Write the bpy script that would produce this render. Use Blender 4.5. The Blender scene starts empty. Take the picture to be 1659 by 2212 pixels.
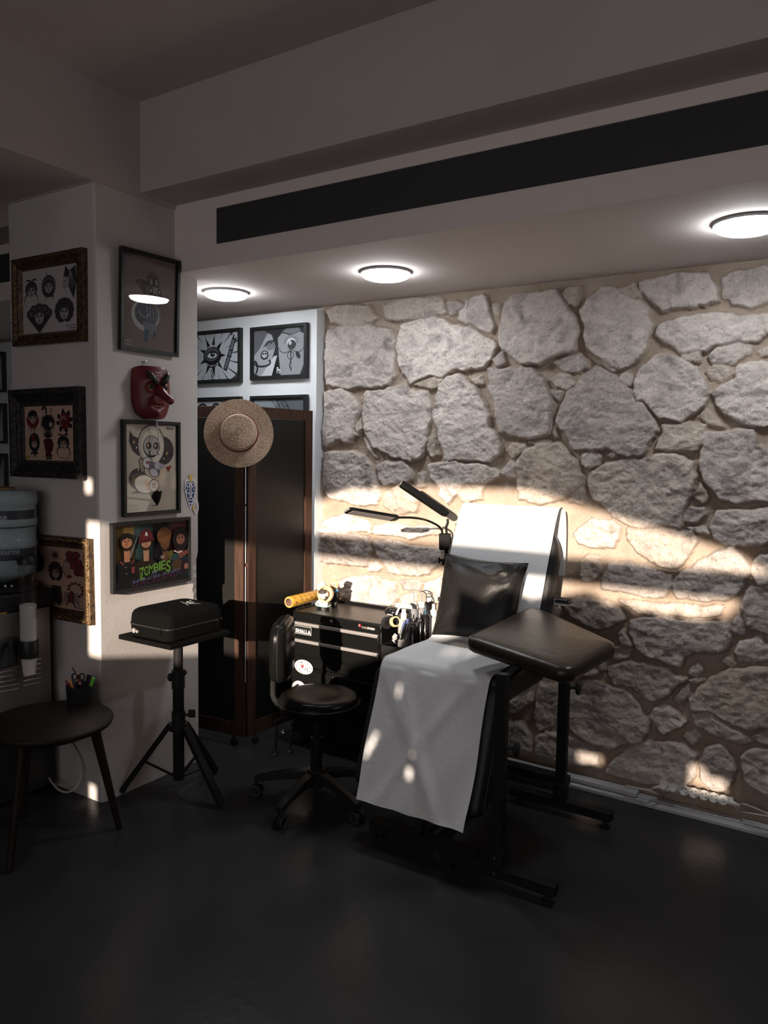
import bpy, math, random
import numpy as np
from mathutils import Vector, Matrix
random.seed(7)
SC = bpy.context.scene
COL = SC.collection
PI = math.pi

# ------------------------------------------------------------------ camera
F, YAW, PIT, ROLL = 1668.18, 0.570478, 0.0791776, 0.0160973
CX, CY, EYE = 829.5, 1106.0, 1.6
fw = Vector((-math.sin(YAW) * math.cos(PIT), math.cos(YAW) * math.cos(PIT), -math.sin(PIT)))
r0 = Vector((math.cos(YAW), math.sin(YAW), 0))
u0 = r0.cross(fw)
RT = math.cos(ROLL) * r0 + math.sin(ROLL) * u0
UP = -math.sin(ROLL) * r0 + math.cos(ROLL) * u0
CAM = Vector((0, 0, EYE))
cd = bpy.data.cameras.new('camera')
cam = bpy.data.objects.new('camera', cd)
COL.objects.link(cam)
cam.matrix_world = Matrix(((RT.x, UP.x, -fw.x, 0), (RT.y, UP.y, -fw.y, 0), (RT.z, UP.z, -fw.z, EYE), (0, 0, 0, 1)))
cd.sensor_fit = 'VERTICAL'
cd.sensor_height = 36.0
cd.lens = 36.0 * F / 2212.0
cd.clip_start = 0.05
SC.camera = cam

def ray(px, py):
    return fw + RT * ((px - CX) / F) - UP * ((py - CY) / F)
def on(px, py, ax, val):
    d = ray(px, py)
    return CAM + d * ((val - CAM[ax]) / d[ax])
def pt(px, py, depth):
    return CAM + ray(px, py) * depth
def dep(p):
    return (Vector(p) - CAM).dot(fw)

# --------------------------------------------------------------- materials
MATS = {}
def M(name, col, rough=.5, metal=0., spec=.5, col2=None, vscale=12., bump=0., bscale=80., emit=0., trans=0., ior=1.45, coat=0., stretch=None, detail=4., transl=0.):
    if name in MATS:
        return MATS[name]
    m = bpy.data.materials.new(name)
    m.use_nodes = True
    nt = m.node_tree
    b = nt.nodes['Principled BSDF']
    c = (*col, 1)
    b.inputs['Base Color'].default_value = c
    b.inputs['Roughness'].default_value = rough
    b.inputs['Metallic'].default_value = metal
    b.inputs['Specular IOR Level'].default_value = spec
    b.inputs['IOR'].default_value = ior
    b.inputs['Transmission Weight'].default_value = trans
    b.inputs['Coat Weight'].default_value = coat
    if emit:
        b.inputs['Emission Color'].default_value = c
        b.inputs['Emission Strength'].default_value = emit
    if col2 or bump:
        tc = nt.nodes.new('ShaderNodeTexCoord')
        mp = nt.nodes.new('ShaderNodeMapping')
        if stretch:
            mp.inputs['Scale'].default_value = stretch
        nt.links.new(tc.outputs['Object'], mp.inputs['Vector'])
    if col2:
        n = nt.nodes.new('ShaderNodeTexNoise')
        n.inputs['Scale'].default_value = vscale
        n.inputs['Detail'].default_value = detail
        nt.links.new(mp.outputs['Vector'], n.inputs['Vector'])
        r = nt.nodes.new('ShaderNodeValToRGB')
        r.color_ramp.elements[0].position = .35
        r.color_ramp.elements[1].position = .68
        r.color_ramp.elements[0].color = c
        r.color_ramp.elements[1].color = (*col2, 1)
        nt.links.new(n.outputs['Fac'], r.inputs['Fac'])
        nt.links.new(r.outputs['Color'], b.inputs['Base Color'])
    if bump:
        n2 = nt.nodes.new('ShaderNodeTexNoise')
        n2.inputs['Scale'].default_value = bscale
        n2.inputs['Detail'].default_value = 5
        nt.links.new(mp.outputs['Vector'], n2.inputs['Vector'])
        bp = nt.nodes.new('ShaderNodeBump')
        bp.inputs['Strength'].default_value = bump
        bp.inputs['Distance'].default_value = .01
        nt.links.new(n2.outputs['Fac'], bp.inputs['Height'])
        nt.links.new(bp.outputs['Normal'], b.inputs['Normal'])
    if transl:
        out = nt.nodes['Material Output']
        tr = nt.nodes.new('ShaderNodeBsdfTranslucent')
        tr.inputs['Color'].default_value = c
        mx = nt.nodes.new('ShaderNodeMixShader')
        mx.inputs[0].default_value = transl
        nt.links.new(b.outputs[0], mx.inputs[1])
        nt.links.new(tr.outputs[0], mx.inputs[2])
        nt.links.new(mx.outputs[0], out.inputs['Surface'])
    MATS[name] = m
    return m

def glass_mat(name, rough=.02, tint=(1, 1, 1), k=1.0):
    """thin pane: mostly transparent, mirror-like at a fresnel weight"""
    if name in MATS:
        return MATS[name]
    m = bpy.data.materials.new(name)
    m.use_nodes = True
    nt = m.node_tree
    nt.nodes.remove(nt.nodes['Principled BSDF'])
    out = nt.nodes['Material Output']
    t = nt.nodes.new('ShaderNodeBsdfTransparent')
    t.inputs['Color'].default_value = (*tint, 1)
    g = nt.nodes.new('ShaderNodeBsdfGlossy')
    g.inputs['Roughness'].default_value = rough
    lw = nt.nodes.new('ShaderNodeLayerWeight')
    pw = nt.nodes.new('ShaderNodeMath')
    pw.operation = 'POWER'
    pw.inputs[1].default_value = 4.5
    mu = nt.nodes.new('ShaderNodeMath')
    mu.operation = 'MULTIPLY_ADD'
    mu.inputs[1].default_value = .9 * k
    mu.inputs[2].default_value = .045 * k
    mx = nt.nodes.new('ShaderNodeMixShader')
    nt.links.new(lw.outputs['Facing'], pw.inputs[0])
    nt.links.new(pw.outputs[0], mu.inputs[0])
    nt.links.new(mu.outputs[0], mx.inputs[0])
    nt.links.new(t.outputs[0], mx.inputs[1])
    nt.links.new(g.outputs[0], mx.inputs[2])
    nt.links.new(mx.outputs[0], out.inputs['Surface'])
    MATS[name] = m
    return m

def srgb(r, g, b):
    f = lambda c: c / 12.92 if c <= .04045 else ((c + .055) / 1.055) ** 2.4
    return (f(r / 255), f(g / 255), f(b / 255))
INKS = {}
def ink(r, g, b):
    k = (r, g, b)
    if k not in INKS:
        INKS[k] = M('print_ink_%d' % len(INKS), srgb(r, g, b), rough=.65, spec=.2)
    return INKS[k]

# ------------------------------------------------------------ mesh builder
class MB:
    def __init__(s):
        s.v, s.f, s.mi, s.cur = [], [], [], 0
    def add(s, vs, fs):
        o = len(s.v)
        s.v += [tuple(v) for v in vs]
        for f in fs:
            s.f.append([i + o for i in f])
            s.mi.append(s.cur)
        return s
    def obox(s, c, ax, ay, az):
        c, ax, ay, az = Vector(c), Vector(ax), Vector(ay), Vector(az)
        vs = [c + ax * i + ay * j + az * k for i in (-1, 1) for j in (-1, 1) for k in (-1, 1)]
        fs = [(0, 1, 3, 2), (4, 6, 7, 5), (0, 4, 5, 1), (2, 3, 7, 6), (0, 2, 6, 4), (1, 5, 7, 3)]
        if ax.cross(ay).dot(az) < 0:
            fs = [f[::-1] for f in fs]
        return s.add(vs, fs)
    def box(s, lo, hi):
        lo, hi = Vector(lo), Vector(hi)
        c, h = (lo + hi) / 2, (hi - lo) / 2
        return s.obox(c, (h.x, 0, 0), (0, h.y, 0), (0, 0, h.z))
    def bar(s, a, b, w, t, up=(0, 0, 1)):
        a, b = Vector(a), Vector(b)
        d = (b - a)
        x = d.normalized()
        y = Vector(up).cross(x)
        if y.length < 1e-4:
            y = Vector((0, 1, 0)).cross(x)
        y.normalize()
        z = x.cross(y)
        return s.obox((a + b) / 2, d / 2, y * w / 2, z * t / 2)
    def loops(s, L, closed=True, c0=True, c1=True):
        n = len(L[0])
        vs = [p for l in L for p in l]
        fs = []
        m = n if closed else n - 1
        for i in range(len(L) - 1):
            for j in range(m):
                a, b = i * n + j, i * n + (j + 1) % n
                fs.append((a, b, b + n, a + n))
        if c0 and closed:
            fs.append(tuple(range(n))[::-1])
        if c1 and closed:
            fs.append(tuple((len(L) - 1) * n + j for j in range(n)))
        return s.add(vs, fs)
    def tube(s, pts, r, n=10, caps=True):
        pts = [Vector(p) for p in pts]
        rs = r if isinstance(r, (list, tuple)) else [r] * len(pts)
        L = []
        nx = None
        for i, p in enumerate(pts):
            t = (pts[min(i + 1, len(pts) - 1)] - pts[max(i - 1, 0)]).normalized()
            if nx is None:
                nx = t.orthogonal().normalized()
            else:
                nx = (nx - t * nx.dot(t)).normalized()
            ny = t.cross(nx)
            L.append([p + (nx * math.cos(2 * PI * k / n) + ny * math.sin(2 * PI * k / n)) * rs[i] for k in range(n)])
        return s.loops(L, True, caps, caps)
    def cyl(s, a, b, r, r2=None, n=20, caps=True):
        return s.tube([a, b], [r, r if r2 is None else r2], n, caps)
    def lathe(s, base, axis, prof, n=24, c0=True, c1=True):
        base, ax = Vector(base), Vector(axis).normalized()
        x = ax.orthogonal().normalized()
        y = ax.cross(x)
        L = [[base + ax * h + (x * math.cos(2 * PI * k / n) + y * math.sin(2 * PI * k / n)) * max(r, 1e-5) for k in range(n)] for r, h in prof]
        return s.loops(L, True, c0, c1)
    def ball(s, c, rx, ry=None, rz=None, n=14, R=None, m=9):
        ry = rx if ry is None else ry
        rz = rx if rz is None else rz
        c = Vector(c)
        L = []
        for i in range(m + 1):
            a = -PI / 2 + PI * i / m
            ca = max(math.cos(a), .02)
            l = []
            for k in range(n):
                p = Vector((rx * ca * math.cos(2 * PI * k / n), ry * ca * math.sin(2 * PI * k / n), rz * math.sin(a)))
                l.append(c + (R @ p if R else p))
            L.append(l)
        return s.loops(L)
    def grid(s, fn, nu, nv):
        vs = [fn(i / nu, j / nv) for j in range(nv + 1) for i in range(nu + 1)]
        fs = [(j * (nu + 1) + i, j * (nu + 1) + i + 1, (j + 1) * (nu + 1) + i + 1, (j + 1) * (nu + 1) + i) for j in range(nv) for i in range(nu)]
        return s.add(vs, fs)
    def build(s, name, mats, parent=None, bevel=0, seg=2, ang=35, sub=0, solid=0, flip=False):
        me = bpy.data.meshes.new(name)
        me.from_pydata(s.v, [], s.f)
        for m in (mats if isinstance(mats, list) else [mats]):
            me.materials.append(m)
        me.polygons.foreach_set('material_index', s.mi)
        me.polygons.foreach_set('use_smooth', [True] * len(s.f))
        if ang < 180:
            me.set_sharp_from_angle(angle=math.radians(ang))
        me.update()
        o = bpy.data.objects.new(name, me)
        COL.objects.link(o)
        if bevel:
            b = o.modifiers.new('bevel', 'BEVEL')
            b.width = bevel
            b.segments = seg
            b.limit_method = 'ANGLE'
            b.angle_limit = math.radians(40)
            b.harden_normals = False
        if sub:
            b = o.modifiers.new('subsurf', 'SUBSURF')
            b.levels = b.render_levels = sub
        if solid:
            b = o.modifiers.new('solid', 'SOLIDIFY')
            b.thickness = solid
            b.offset = -1
        if parent:
            o.parent = parent
            if parent.type == 'EMPTY':
                o.matrix_parent_inverse = Matrix.Translation(-parent.location)
        return o

def tag(o, label, cat, group=None):
    o['label'] = label
    o['category'] = cat
    if group:
        o['group'] = group
    return o
def T(name, label, cat, loc, group=None):
    o = bpy.data.objects.new(name, None)
    o.empty_display_size = .05
    COL.objects.link(o)
    o.location = Vector(loc)
    return tag(o, label, cat, group)
def struct(o):
    o['kind'] = 'structure'
    return o
def copy_tree(root, shift, label, group=None):
    def cp(o, par):
        c = o.copy()
        COL.objects.link(c)
        if par:
            c.parent = par
        for ch in o.children:
            cp(ch, c)
        return c
    r = cp(root, None)
    r.location = root.location + Vector(shift)
    r['label'] = label
    if group:
        r['group'] = group
    return r

# ---------------------------------------------------- flat printed drawings
TXT = {}
def text_geo(body):
    if body not in TXT:
        cu = bpy.data.curves.new('lettering', 'FONT')
        cu.body = body
        cu.resolution_u = 3
        cu.offset = .016
        ob = bpy.data.objects.new('lettering', cu)
        me = ob.to_mesh()
        vs = [(v.co.x, v.co.y) for v in me.vertices]
        fs = [tuple(p.vertices) for p in me.polygons]
        ob.to_mesh_clear()
        bpy.data.objects.remove(ob)
        bpy.data.curves.remove(cu)
        x0, x1 = min(v[0] for v in vs), max(v[0] for v in vs)
        y0, y1 = min(v[1] for v in vs), max(v[1] for v in vs)
        TXT[body] = ([((x - x0) / (x1 - x0), (y - y0) / (y1 - y0)) for x, y in vs], fs)
    return TXT[body]

class Art:
    """coloured shapes laid on a real flat sheet: x right 0..1, y up 0..1, drawn w x h metres"""
    def __init__(s, o, u, v, n, w, h, bg=None):
        s.o, s.u, s.v, s.n, s.w, s.h = Vector(o), Vector(u), Vector(v), Vector(n), w, h
        s.mb, s.mats, s.k, s.dim = MB(), [], 0, 1.0
        if bg:
            s.poly([(0, 0), (1, 0), (1, 1), (0, 1)], bg)
    def P(s, x, y, k=None):
        return s.o + s.u * (x * s.w) + s.v * (y * s.h) + s.n * (s.k if k is None else k)
    def mat(s, c):
        m = ink(*[int(q * s.dim) for q in c]) if isinstance(c, tuple) else c
        if m not in s.mats:
            s.mats.append(m)
        s.mb.cur = s.mats.index(m)
        s.k += .00004
    def clip(s, pts):
        for ax, lim, sg in ((0, 0, 1), (0, 1, -1), (1, 0, 1), (1, 1, -1)):
            out = []
            for i in range(len(pts)):
                a, b = pts[i - 1], pts[i]
                da, db = (a[ax] - lim) * sg, (b[ax] - lim) * sg
                if (da >= 0) != (db >= 0):
                    t = da / (da - db)
                    out.append((a[0] + (b[0] - a[0]) * t, a[1] + (b[1] - a[1]) * t))
                if db >= 0:
                    out.append(b)
            pts = out
            if len(pts) < 3:
                return []
        return pts
    def poly(s, pts, c):
        if min(min(p) for p in pts) < 0 or max(max(p) for p in pts) > 1:
            pts = s.clip(list(pts))
            if len(pts) < 3:
                return
        s.mat(c)
        a = sum(pts[i][0] * pts[(i + 1) % len(pts)][1] - pts[(i + 1) % len(pts)][0] * pts[i][1] for i in range(len(pts)))
        if a < 0:
            pts = pts[::-1]
        s.mb.add([s.P(*p) for p in pts], [tuple(range(len(pts)))])
    def ell(s, cx, cy, rx, ry, c, rot=0, a0=0, a1=360, n=22):
        cr, sr = math.cos(math.radians(rot)), math.sin(math.radians(rot))
        asp = s.w / s.h
        pts = []
        for i in range(n + (1 if a1 - a0 < 360 else 0)):
            a = math.radians(a0 + (a1 - a0) * i / n)
            x, y = rx * math.cos(a), ry * math.sin(a)
            y2 = y / asp
            X, Y = x * cr - y2 * sr, x * sr + y2 * cr
            pts.append((cx + X, cy + Y * asp))
        s.poly(pts, c)
    def line(s, pts, wd, c, taper=False):
        s.mat(c)
        pts = [(min(max(p[0], 0), 1), min(max(p[1], 0), 1)) for p in pts]
        n = len(pts)
        P = [Vector((p[0] * s.w, p[1] * s.h)) for p in pts]
        vs, fs = [], []
        for i in range(n):
            t = (P[min(i + 1, n - 1)] - P[max(i - 1, 0)])
            t = t.normalized() if t.length > 0 else Vector((1, 0))
            q = Vector((-t.y, t.x)) * (wd * s.w / 2) * ((1 - i / (n - 1) * .9) if taper else 1)
            for e in (P[i] - q, P[i] + q):
                vs.append(s.o + s.u * e.x + s.v * e.y + s.n * s.k)
        for i in range(n - 1):
            fs.append((2 * i, 2 * i + 2, 2 * i + 3, 2 * i + 1))
        s.mb.add(vs, fs)
    def curve(s, cx, cy, rx, ry, a0, a1, wd, c, n=14, taper=False):
        s.line([(cx + rx * math.cos(math.radians(a0 + (a1 - a0) * i / n)), cy + ry * math.sin(math.radians(a0 + (a1 - a0) * i / n))) for i in range(n + 1)], wd, c, taper)
    def text(s, body, x, y, w, h, c, skew=0, rot=0, slope=0):
        s.mat(c)
        vs, fs = text_geo(body)
        cr, sr = math.cos(math.radians(rot)), math.sin(math.radians(rot))
        out = []
        for a, b in vs:
            X, Y = (a - .5) * w * s.w + skew * b * h * s.h, (b - .5) * h * s.h + slope * (a - .5) * w * s.w
            out.append(s.o + s.u * (x * s.w + X * cr - Y * sr) + s.v * (y * s.h + X * sr + Y * cr) + s.n * s.k)
        s.mb.add(out, fs)
    def build(s, name, parent):
        return s.mb.build(name, s.mats, parent, ang=180)

def ring(mb, o, u, v, n, w, h, prof):
    """mitred frame: prof = list of (inset, height)"""
    o, u, v, n = Vector(o), Vector(u), Vector(v), Vector(n)
    L = []
    for i, k in prof:
        L.append([o + u * i + v * i + n * k, o + u * (w - i) + v * i + n * k, o + u * (w - i) + v * (h - i) + n * k, o + u * i + v * (h - i) + n * k])
    return mb.loops(L, True, False, False)
# --------------------------------------------------------------- palette
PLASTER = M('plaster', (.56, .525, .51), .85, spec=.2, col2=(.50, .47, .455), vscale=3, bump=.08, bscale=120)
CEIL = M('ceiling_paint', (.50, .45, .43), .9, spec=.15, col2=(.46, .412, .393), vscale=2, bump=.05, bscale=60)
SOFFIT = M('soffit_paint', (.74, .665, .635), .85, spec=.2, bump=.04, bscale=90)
PANELW = M('panel_paint', (.74, .76, .78), .7, spec=.3)
FLOOR = M('floor_paint', (.031, .031, .033), .25, spec=.14, col2=(.037, .037, .039), vscale=3, bump=.10, bscale=25)
BLACK = M('black_matte', (.045, .045, .045), .7, spec=.2)
BLACKP = M('black_plastic', (.018, .018, .0185), .4, spec=.3)
BLACKM = M('black_metal', (.014, .014, .014), .5, spec=.12)
LAMPB = M('lamp_black', (.0045, .0045, .0045), .4, spec=.15)
TRAYB = M('tray_black', (.0035, .0035, .0035), .7, spec=.06)
STOOLL = M('stool_leather', (.0055, .0055, .0055), .22, spec=.09, bump=.08, bscale=220)
LEATHER = M('black_leather', (.019, .0185, .0185), .42, spec=.3, bump=.12, bscale=220)
PILLOWM = M('cushion_leather', (.011, .010, .0095), .42, spec=.28, bump=.15, bscale=90)
LEATHER2 = M('brown_sheen_leather', (.020, .0145, .011), .32, spec=.4, col2=(.032, .021, .014), vscale=16, bump=.10, bscale=30, stretch=(1, 3.5, 1))  # brown-black leather, browned further to carry the reflected sheen
CASEM = M('case_shell', (.0035, .0034, .0034), .85, spec=.06, bump=.2, bscale=500)
WOOD = M('screen_wood', (.068, .036, .025), .6, spec=.15, col2=(.038, .020, .014), vscale=9, bump=.15, bscale=40, stretch=(9, 9, .7))
DWOOD = M('table_wood', (.019, .0125, .0098), .5, spec=.2, col2=(.010, .0072, .006), vscale=10, stretch=(2, 14, 2))
FABRIC = M('screen_fabric', (.011, .0105, .010), .38, spec=.28)
SILVER = M('brushed_silver', (.62, .58, .57), .35, metal=.7, spec=.5)
CHROME = M('chrome', (.6, .6, .6), .15, metal=1.)
STEEL = M('cooler_steel', (.22, .20, .18), .4, metal=.5, col2=(.18, .162, .146), vscale=5, stretch=(1, 1, .3))
WHITEP = M('white_plastic', (.72, .71, .70), .4, spec=.4)
GREYP = M('socket_white', (.62, .60, .58), .4, spec=.4)
TRUNK = M('trunking_white', (.42, .42, .43), .45, spec=.4)
PAPER = M('exam_paper', (.74, .745, .76), .85, spec=.15, bump=.12, bscale=45, transl=.12)
GLASS = glass_mat('picture_glass', .015)
CLEAR = glass_mat('clear_plastic', .05, (.9, .92, .93), 1.2)
GOLD = M('old_gilding', (.15, .095, .05), .35, metal=.6, col2=(.04, .026, .015), vscale=60, bump=.4, bscale=200)
PEWTER = M('dark_carving', (.07, .066, .064), .28, metal=.6, col2=(.016, .015, .015), vscale=70, bump=.5, bscale=220)
GILT = M('bright_gilding', (.34, .20, .085), .35, metal=.7, col2=(.16, .085, .036), vscale=50, bump=.4, bscale=180)
STRAW = M('straw', (.95, .74, .56), .42, spec=.5, col2=(.46, .29, .18), vscale=130, bump=.6, bscale=200)
_hc = pt(516, 936, 3.915)
_nt = STRAW.node_tree
_mp = _nt.nodes.new('ShaderNodeMapping'); _mp.inputs['Location'].default_value = -_hc
_tc = _nt.nodes.new('ShaderNodeTexCoord'); _nt.links.new(_tc.outputs['Object'], _mp.inputs['Vector'])
_wv = _nt.nodes.new('ShaderNodeTexWave'); _wv.wave_type = 'RINGS'; _wv.rings_direction = 'SPHERICAL'; _wv.inputs['Scale'].default_value = 55; _wv.inputs['Distortion'].default_value = 1.2; _wv.inputs['Detail Scale'].default_value = 6
_nt.links.new(_mp.outputs[0], _wv.inputs['Vector'])
_mx = _nt.nodes.new('ShaderNodeMix'); _mx.data_type = 'RGBA'; _mx.blend_type = 'MULTIPLY'; _mx.inputs[0].default_value = .38
_bs = _nt.nodes['Principled BSDF']; _src = _bs.inputs['Base Color'].links[0].from_socket
_nt.links.new(_src, _mx.inputs[6]); _nt.links.new(_wv.outputs['Color'], _mx.inputs[7]); _nt.links.new(_mx.outputs[2], _bs.inputs['Base Color'])
RIBBON = M('hat_ribbon', (.13, .014, .022), .6)
MASKR = M('red_lacquer', (.125, .010, .016), .40, spec=.5, col2=(.09, .008, .012), vscale=6)
ROPE = M('cord_white', (.5, .46, .42), .8)
CABLE = M('cable_grey', (.42, .40, .38), .5)

# ------------------------------------------------------------ room shell
XC, YC, XL, YB = -2.862, 2.151, -3.483, 2.744
YW = 3.615
b = MB(); b.box((-7, -1.6, -.1), (3, 3.75, 0)); struct(b.build('floor', FLOOR))
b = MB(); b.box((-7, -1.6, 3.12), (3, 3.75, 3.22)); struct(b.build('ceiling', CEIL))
# pillar with a chipped arris
b = MB()
zs = [0, .03, .3, .55, .70, .78, .83, .85, .87, .89, .91, .93, .95, .97, .99, 1.01, 1.03, 1.05, 1.08, 1.15, 1.4, 2.0, 2.712]
chip = {.83: .004, .85: .010, .87: .007, .89: .016, .91: .010, .93: .013, .95: .006, .97: .012, .99: .008, 1.01: .015, 1.03: .010, 1.05: .004}
L = []
for z in zs:
    c = chip.get(z, 0)
    k = .006 if z == 0 else 0
    L.append([Vector((XL, YC, z)), Vector((XC - .008 - k, YC, z)), Vector((XC, YC + .008 + k, z)), Vector((XC, YB - .03 - c, z)), Vector((XC - c * .8, YB - .008 - c, z)), Vector((XC - .02, YB, z)), Vector((XL, YB, z))])
b.loops(L)
o_ = struct(b.build('wall_column', PLASTER, ang=20))
o_.data.polygons.foreach_set('use_smooth', [False] * len(o_.data.polygons))
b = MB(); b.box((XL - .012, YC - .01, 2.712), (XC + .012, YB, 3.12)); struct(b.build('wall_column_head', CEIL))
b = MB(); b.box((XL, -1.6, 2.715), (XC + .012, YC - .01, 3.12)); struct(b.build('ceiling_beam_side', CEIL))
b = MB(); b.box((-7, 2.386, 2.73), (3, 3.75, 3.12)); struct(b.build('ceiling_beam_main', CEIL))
b = MB(); b.box((-7, 2.595, 2.42), (3, 3.70, 2.73)); struct(b.build('ceiling_soffit', SOFFIT))
b = MB(); b.box((-7, 3.54, 0), (-2.745, 3.63, 2.395)); struct(b.build('wall_partition', PANELW))
b = MB(); b.box((-7.1, -1.6, 0), (-7, 3.75, 3.12)); struct(b.build('wall_left', PLASTER))
b = MB(); b.box((3, -1.6, 0), (3.1, 3.75, 3.12)); struct(b.build('wall_right', PLASTER))

# ventilation strips set in the soffit front
for nm, x0, x1, lab in (('a', -2.583, 2.9, 'long black ventilation strip in the beam above the three lamps'), ('b', -6.8, -3.2, 'end of black ventilation strip seen behind the left side of the pillar')):
    t = T('ventilation_strip', lab, 'vent', ((x0 + x1) / 2, 2.59, 2.6), None)
    b = MB(); b.box((x0, 2.588, 2.521), (x1, 2.60, 2.674)); b.build('grille', BLACK, t)
    b = MB(); b.box((x0, 2.582, 2.674), (x1, 2.60, 2.680)); b.build('edge_trim', SOFFIT, t)

# --------------------------------------------------------- stone wall
def crop(ox, oy, s, polys):
    return [[(ox + x / s, oy + y / s) for x, y in p] for p in polys]
ST = []
ST += crop(680, 560, 3.3857, [
 [(75,390),(160,345),(400,325),(445,420),(390,465),(200,490),(110,470)],
 [(490,330),(700,290),(920,270),(955,380),(850,410),(700,430),(600,455),(520,420)],
 [(965,300),(1030,280),(1060,330),(1020,400),(975,380)],
 [(1060,370),(1100,300),(1170,265),(1240,275),(1280,380),(1315,490),(1300,525),(1200,500),(1100,480),(1060,450)],
 [(1290,320),(1350,330),(1340,410),(1300,380)],
 [(80,520),(250,490),(420,475),(560,520),(580,600),(585,750),(590,850),(530,930),(400,945),(250,955),(130,930),(75,900),(70,700)],
 [(640,480),(750,440),(870,428),(970,450),(1060,490),(1180,530),(1300,590),(1330,640),(1290,710),(1230,790),(1100,835),(1010,800),(920,870),(820,850),(700,905),(640,830),(610,730),(600,640)],
 [(1300,720),(1370,680),(1400,740),(1330,785)],
 [(1150,890),(1210,855),(1225,920),(1180,925)],
 [(730,915),(820,880),(930,880),(900,950),(840,965),(780,940)],
 [(65,970),(190,950),(240,980),(310,1060),(330,1110),(300,1180),(290,1290),(260,1340),(180,1330),(90,1385),(62,1370)],
 [(370,975),(500,965),(640,910),(720,960),(810,980),(830,1060),(835,1150),(810,1260),(815,1400),(780,1450),(700,1475),(560,1420),(450,1370),(390,1290),(370,1200),(350,1090)],
 [(340,1160),(360,1230),(320,1300),(285,1290),(310,1200)],
 [(360,1320),(420,1370),(445,1450),(380,1400)],
 [(850,1260),(880,1330),(905,1420),(870,1450),(835,1400),(830,1320)],
 [(920,920),(970,860),(1050,850),(1110,890),(1180,960),(1230,1060),(1270,1150),(1260,1220),(1320,1260),(1350,1330),(1340,1410),(1280,1470),(1200,1480),(1060,1470),(940,1465),(930,1350),(890,1230),(860,1130),(880,1030)],
 [(75,1420),(240,1400),(340,1410),(410,1500),(440,1600),(470,1690),(460,1790),(350,1800),(230,1770),(110,1750),(70,1640)],
 [(450,1520),(520,1470),(640,1470),(690,1540),(700,1600),(640,1620),(500,1650),(470,1600)],
 [(740,1560),(790,1560),(795,1650),(750,1660)],
 [(840,1500),(960,1480),(1080,1500),(1250,1510),(1340,1560),(1330,1600),(1230,1650),(1100,1650),(1060,1720),(960,1790),(900,1740),(900,1650),(850,1580)],
 [(1060,1660),(1220,1660),(1210,1760),(1100,1790),(1050,1750)],
 [(1390,1400),(1430,1340),(1540,1350),(1530,1400),(1440,1450)],
 [(1350,1530),(1430,1460),(1465,1500),(1450,1600),(1400,1600),(1340,1570)]])
ST += [[(1078,740),(1082,700),(1090,655),(1110,637),(1165,628),(1205,628),(1222,660),(1245,690),(1250,715),(1240,755),(1200,770),(1170,785),(1130,786),(1110,770),(1085,755)],
 [(1051,799),(1100,793),(1149,792),(1171,814),(1191,846),(1194,878),(1186,935),(1162,942),(1130,945),(1117,941),(1079,929),(1067,900),(1064,867),(1055,832)],
 [(828,1062),(860,1045),(890,1055),(905,1075),(900,1105),(860,1108),(828,1092)],
 [(1112,1010),(1117,997),(1135,973),(1170,956),(1206,958),(1226,970),(1248,1002),(1256,1031),(1248,1057),(1219,1079),(1160,1090),(1118,1080),(1111,1044)]]
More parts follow.
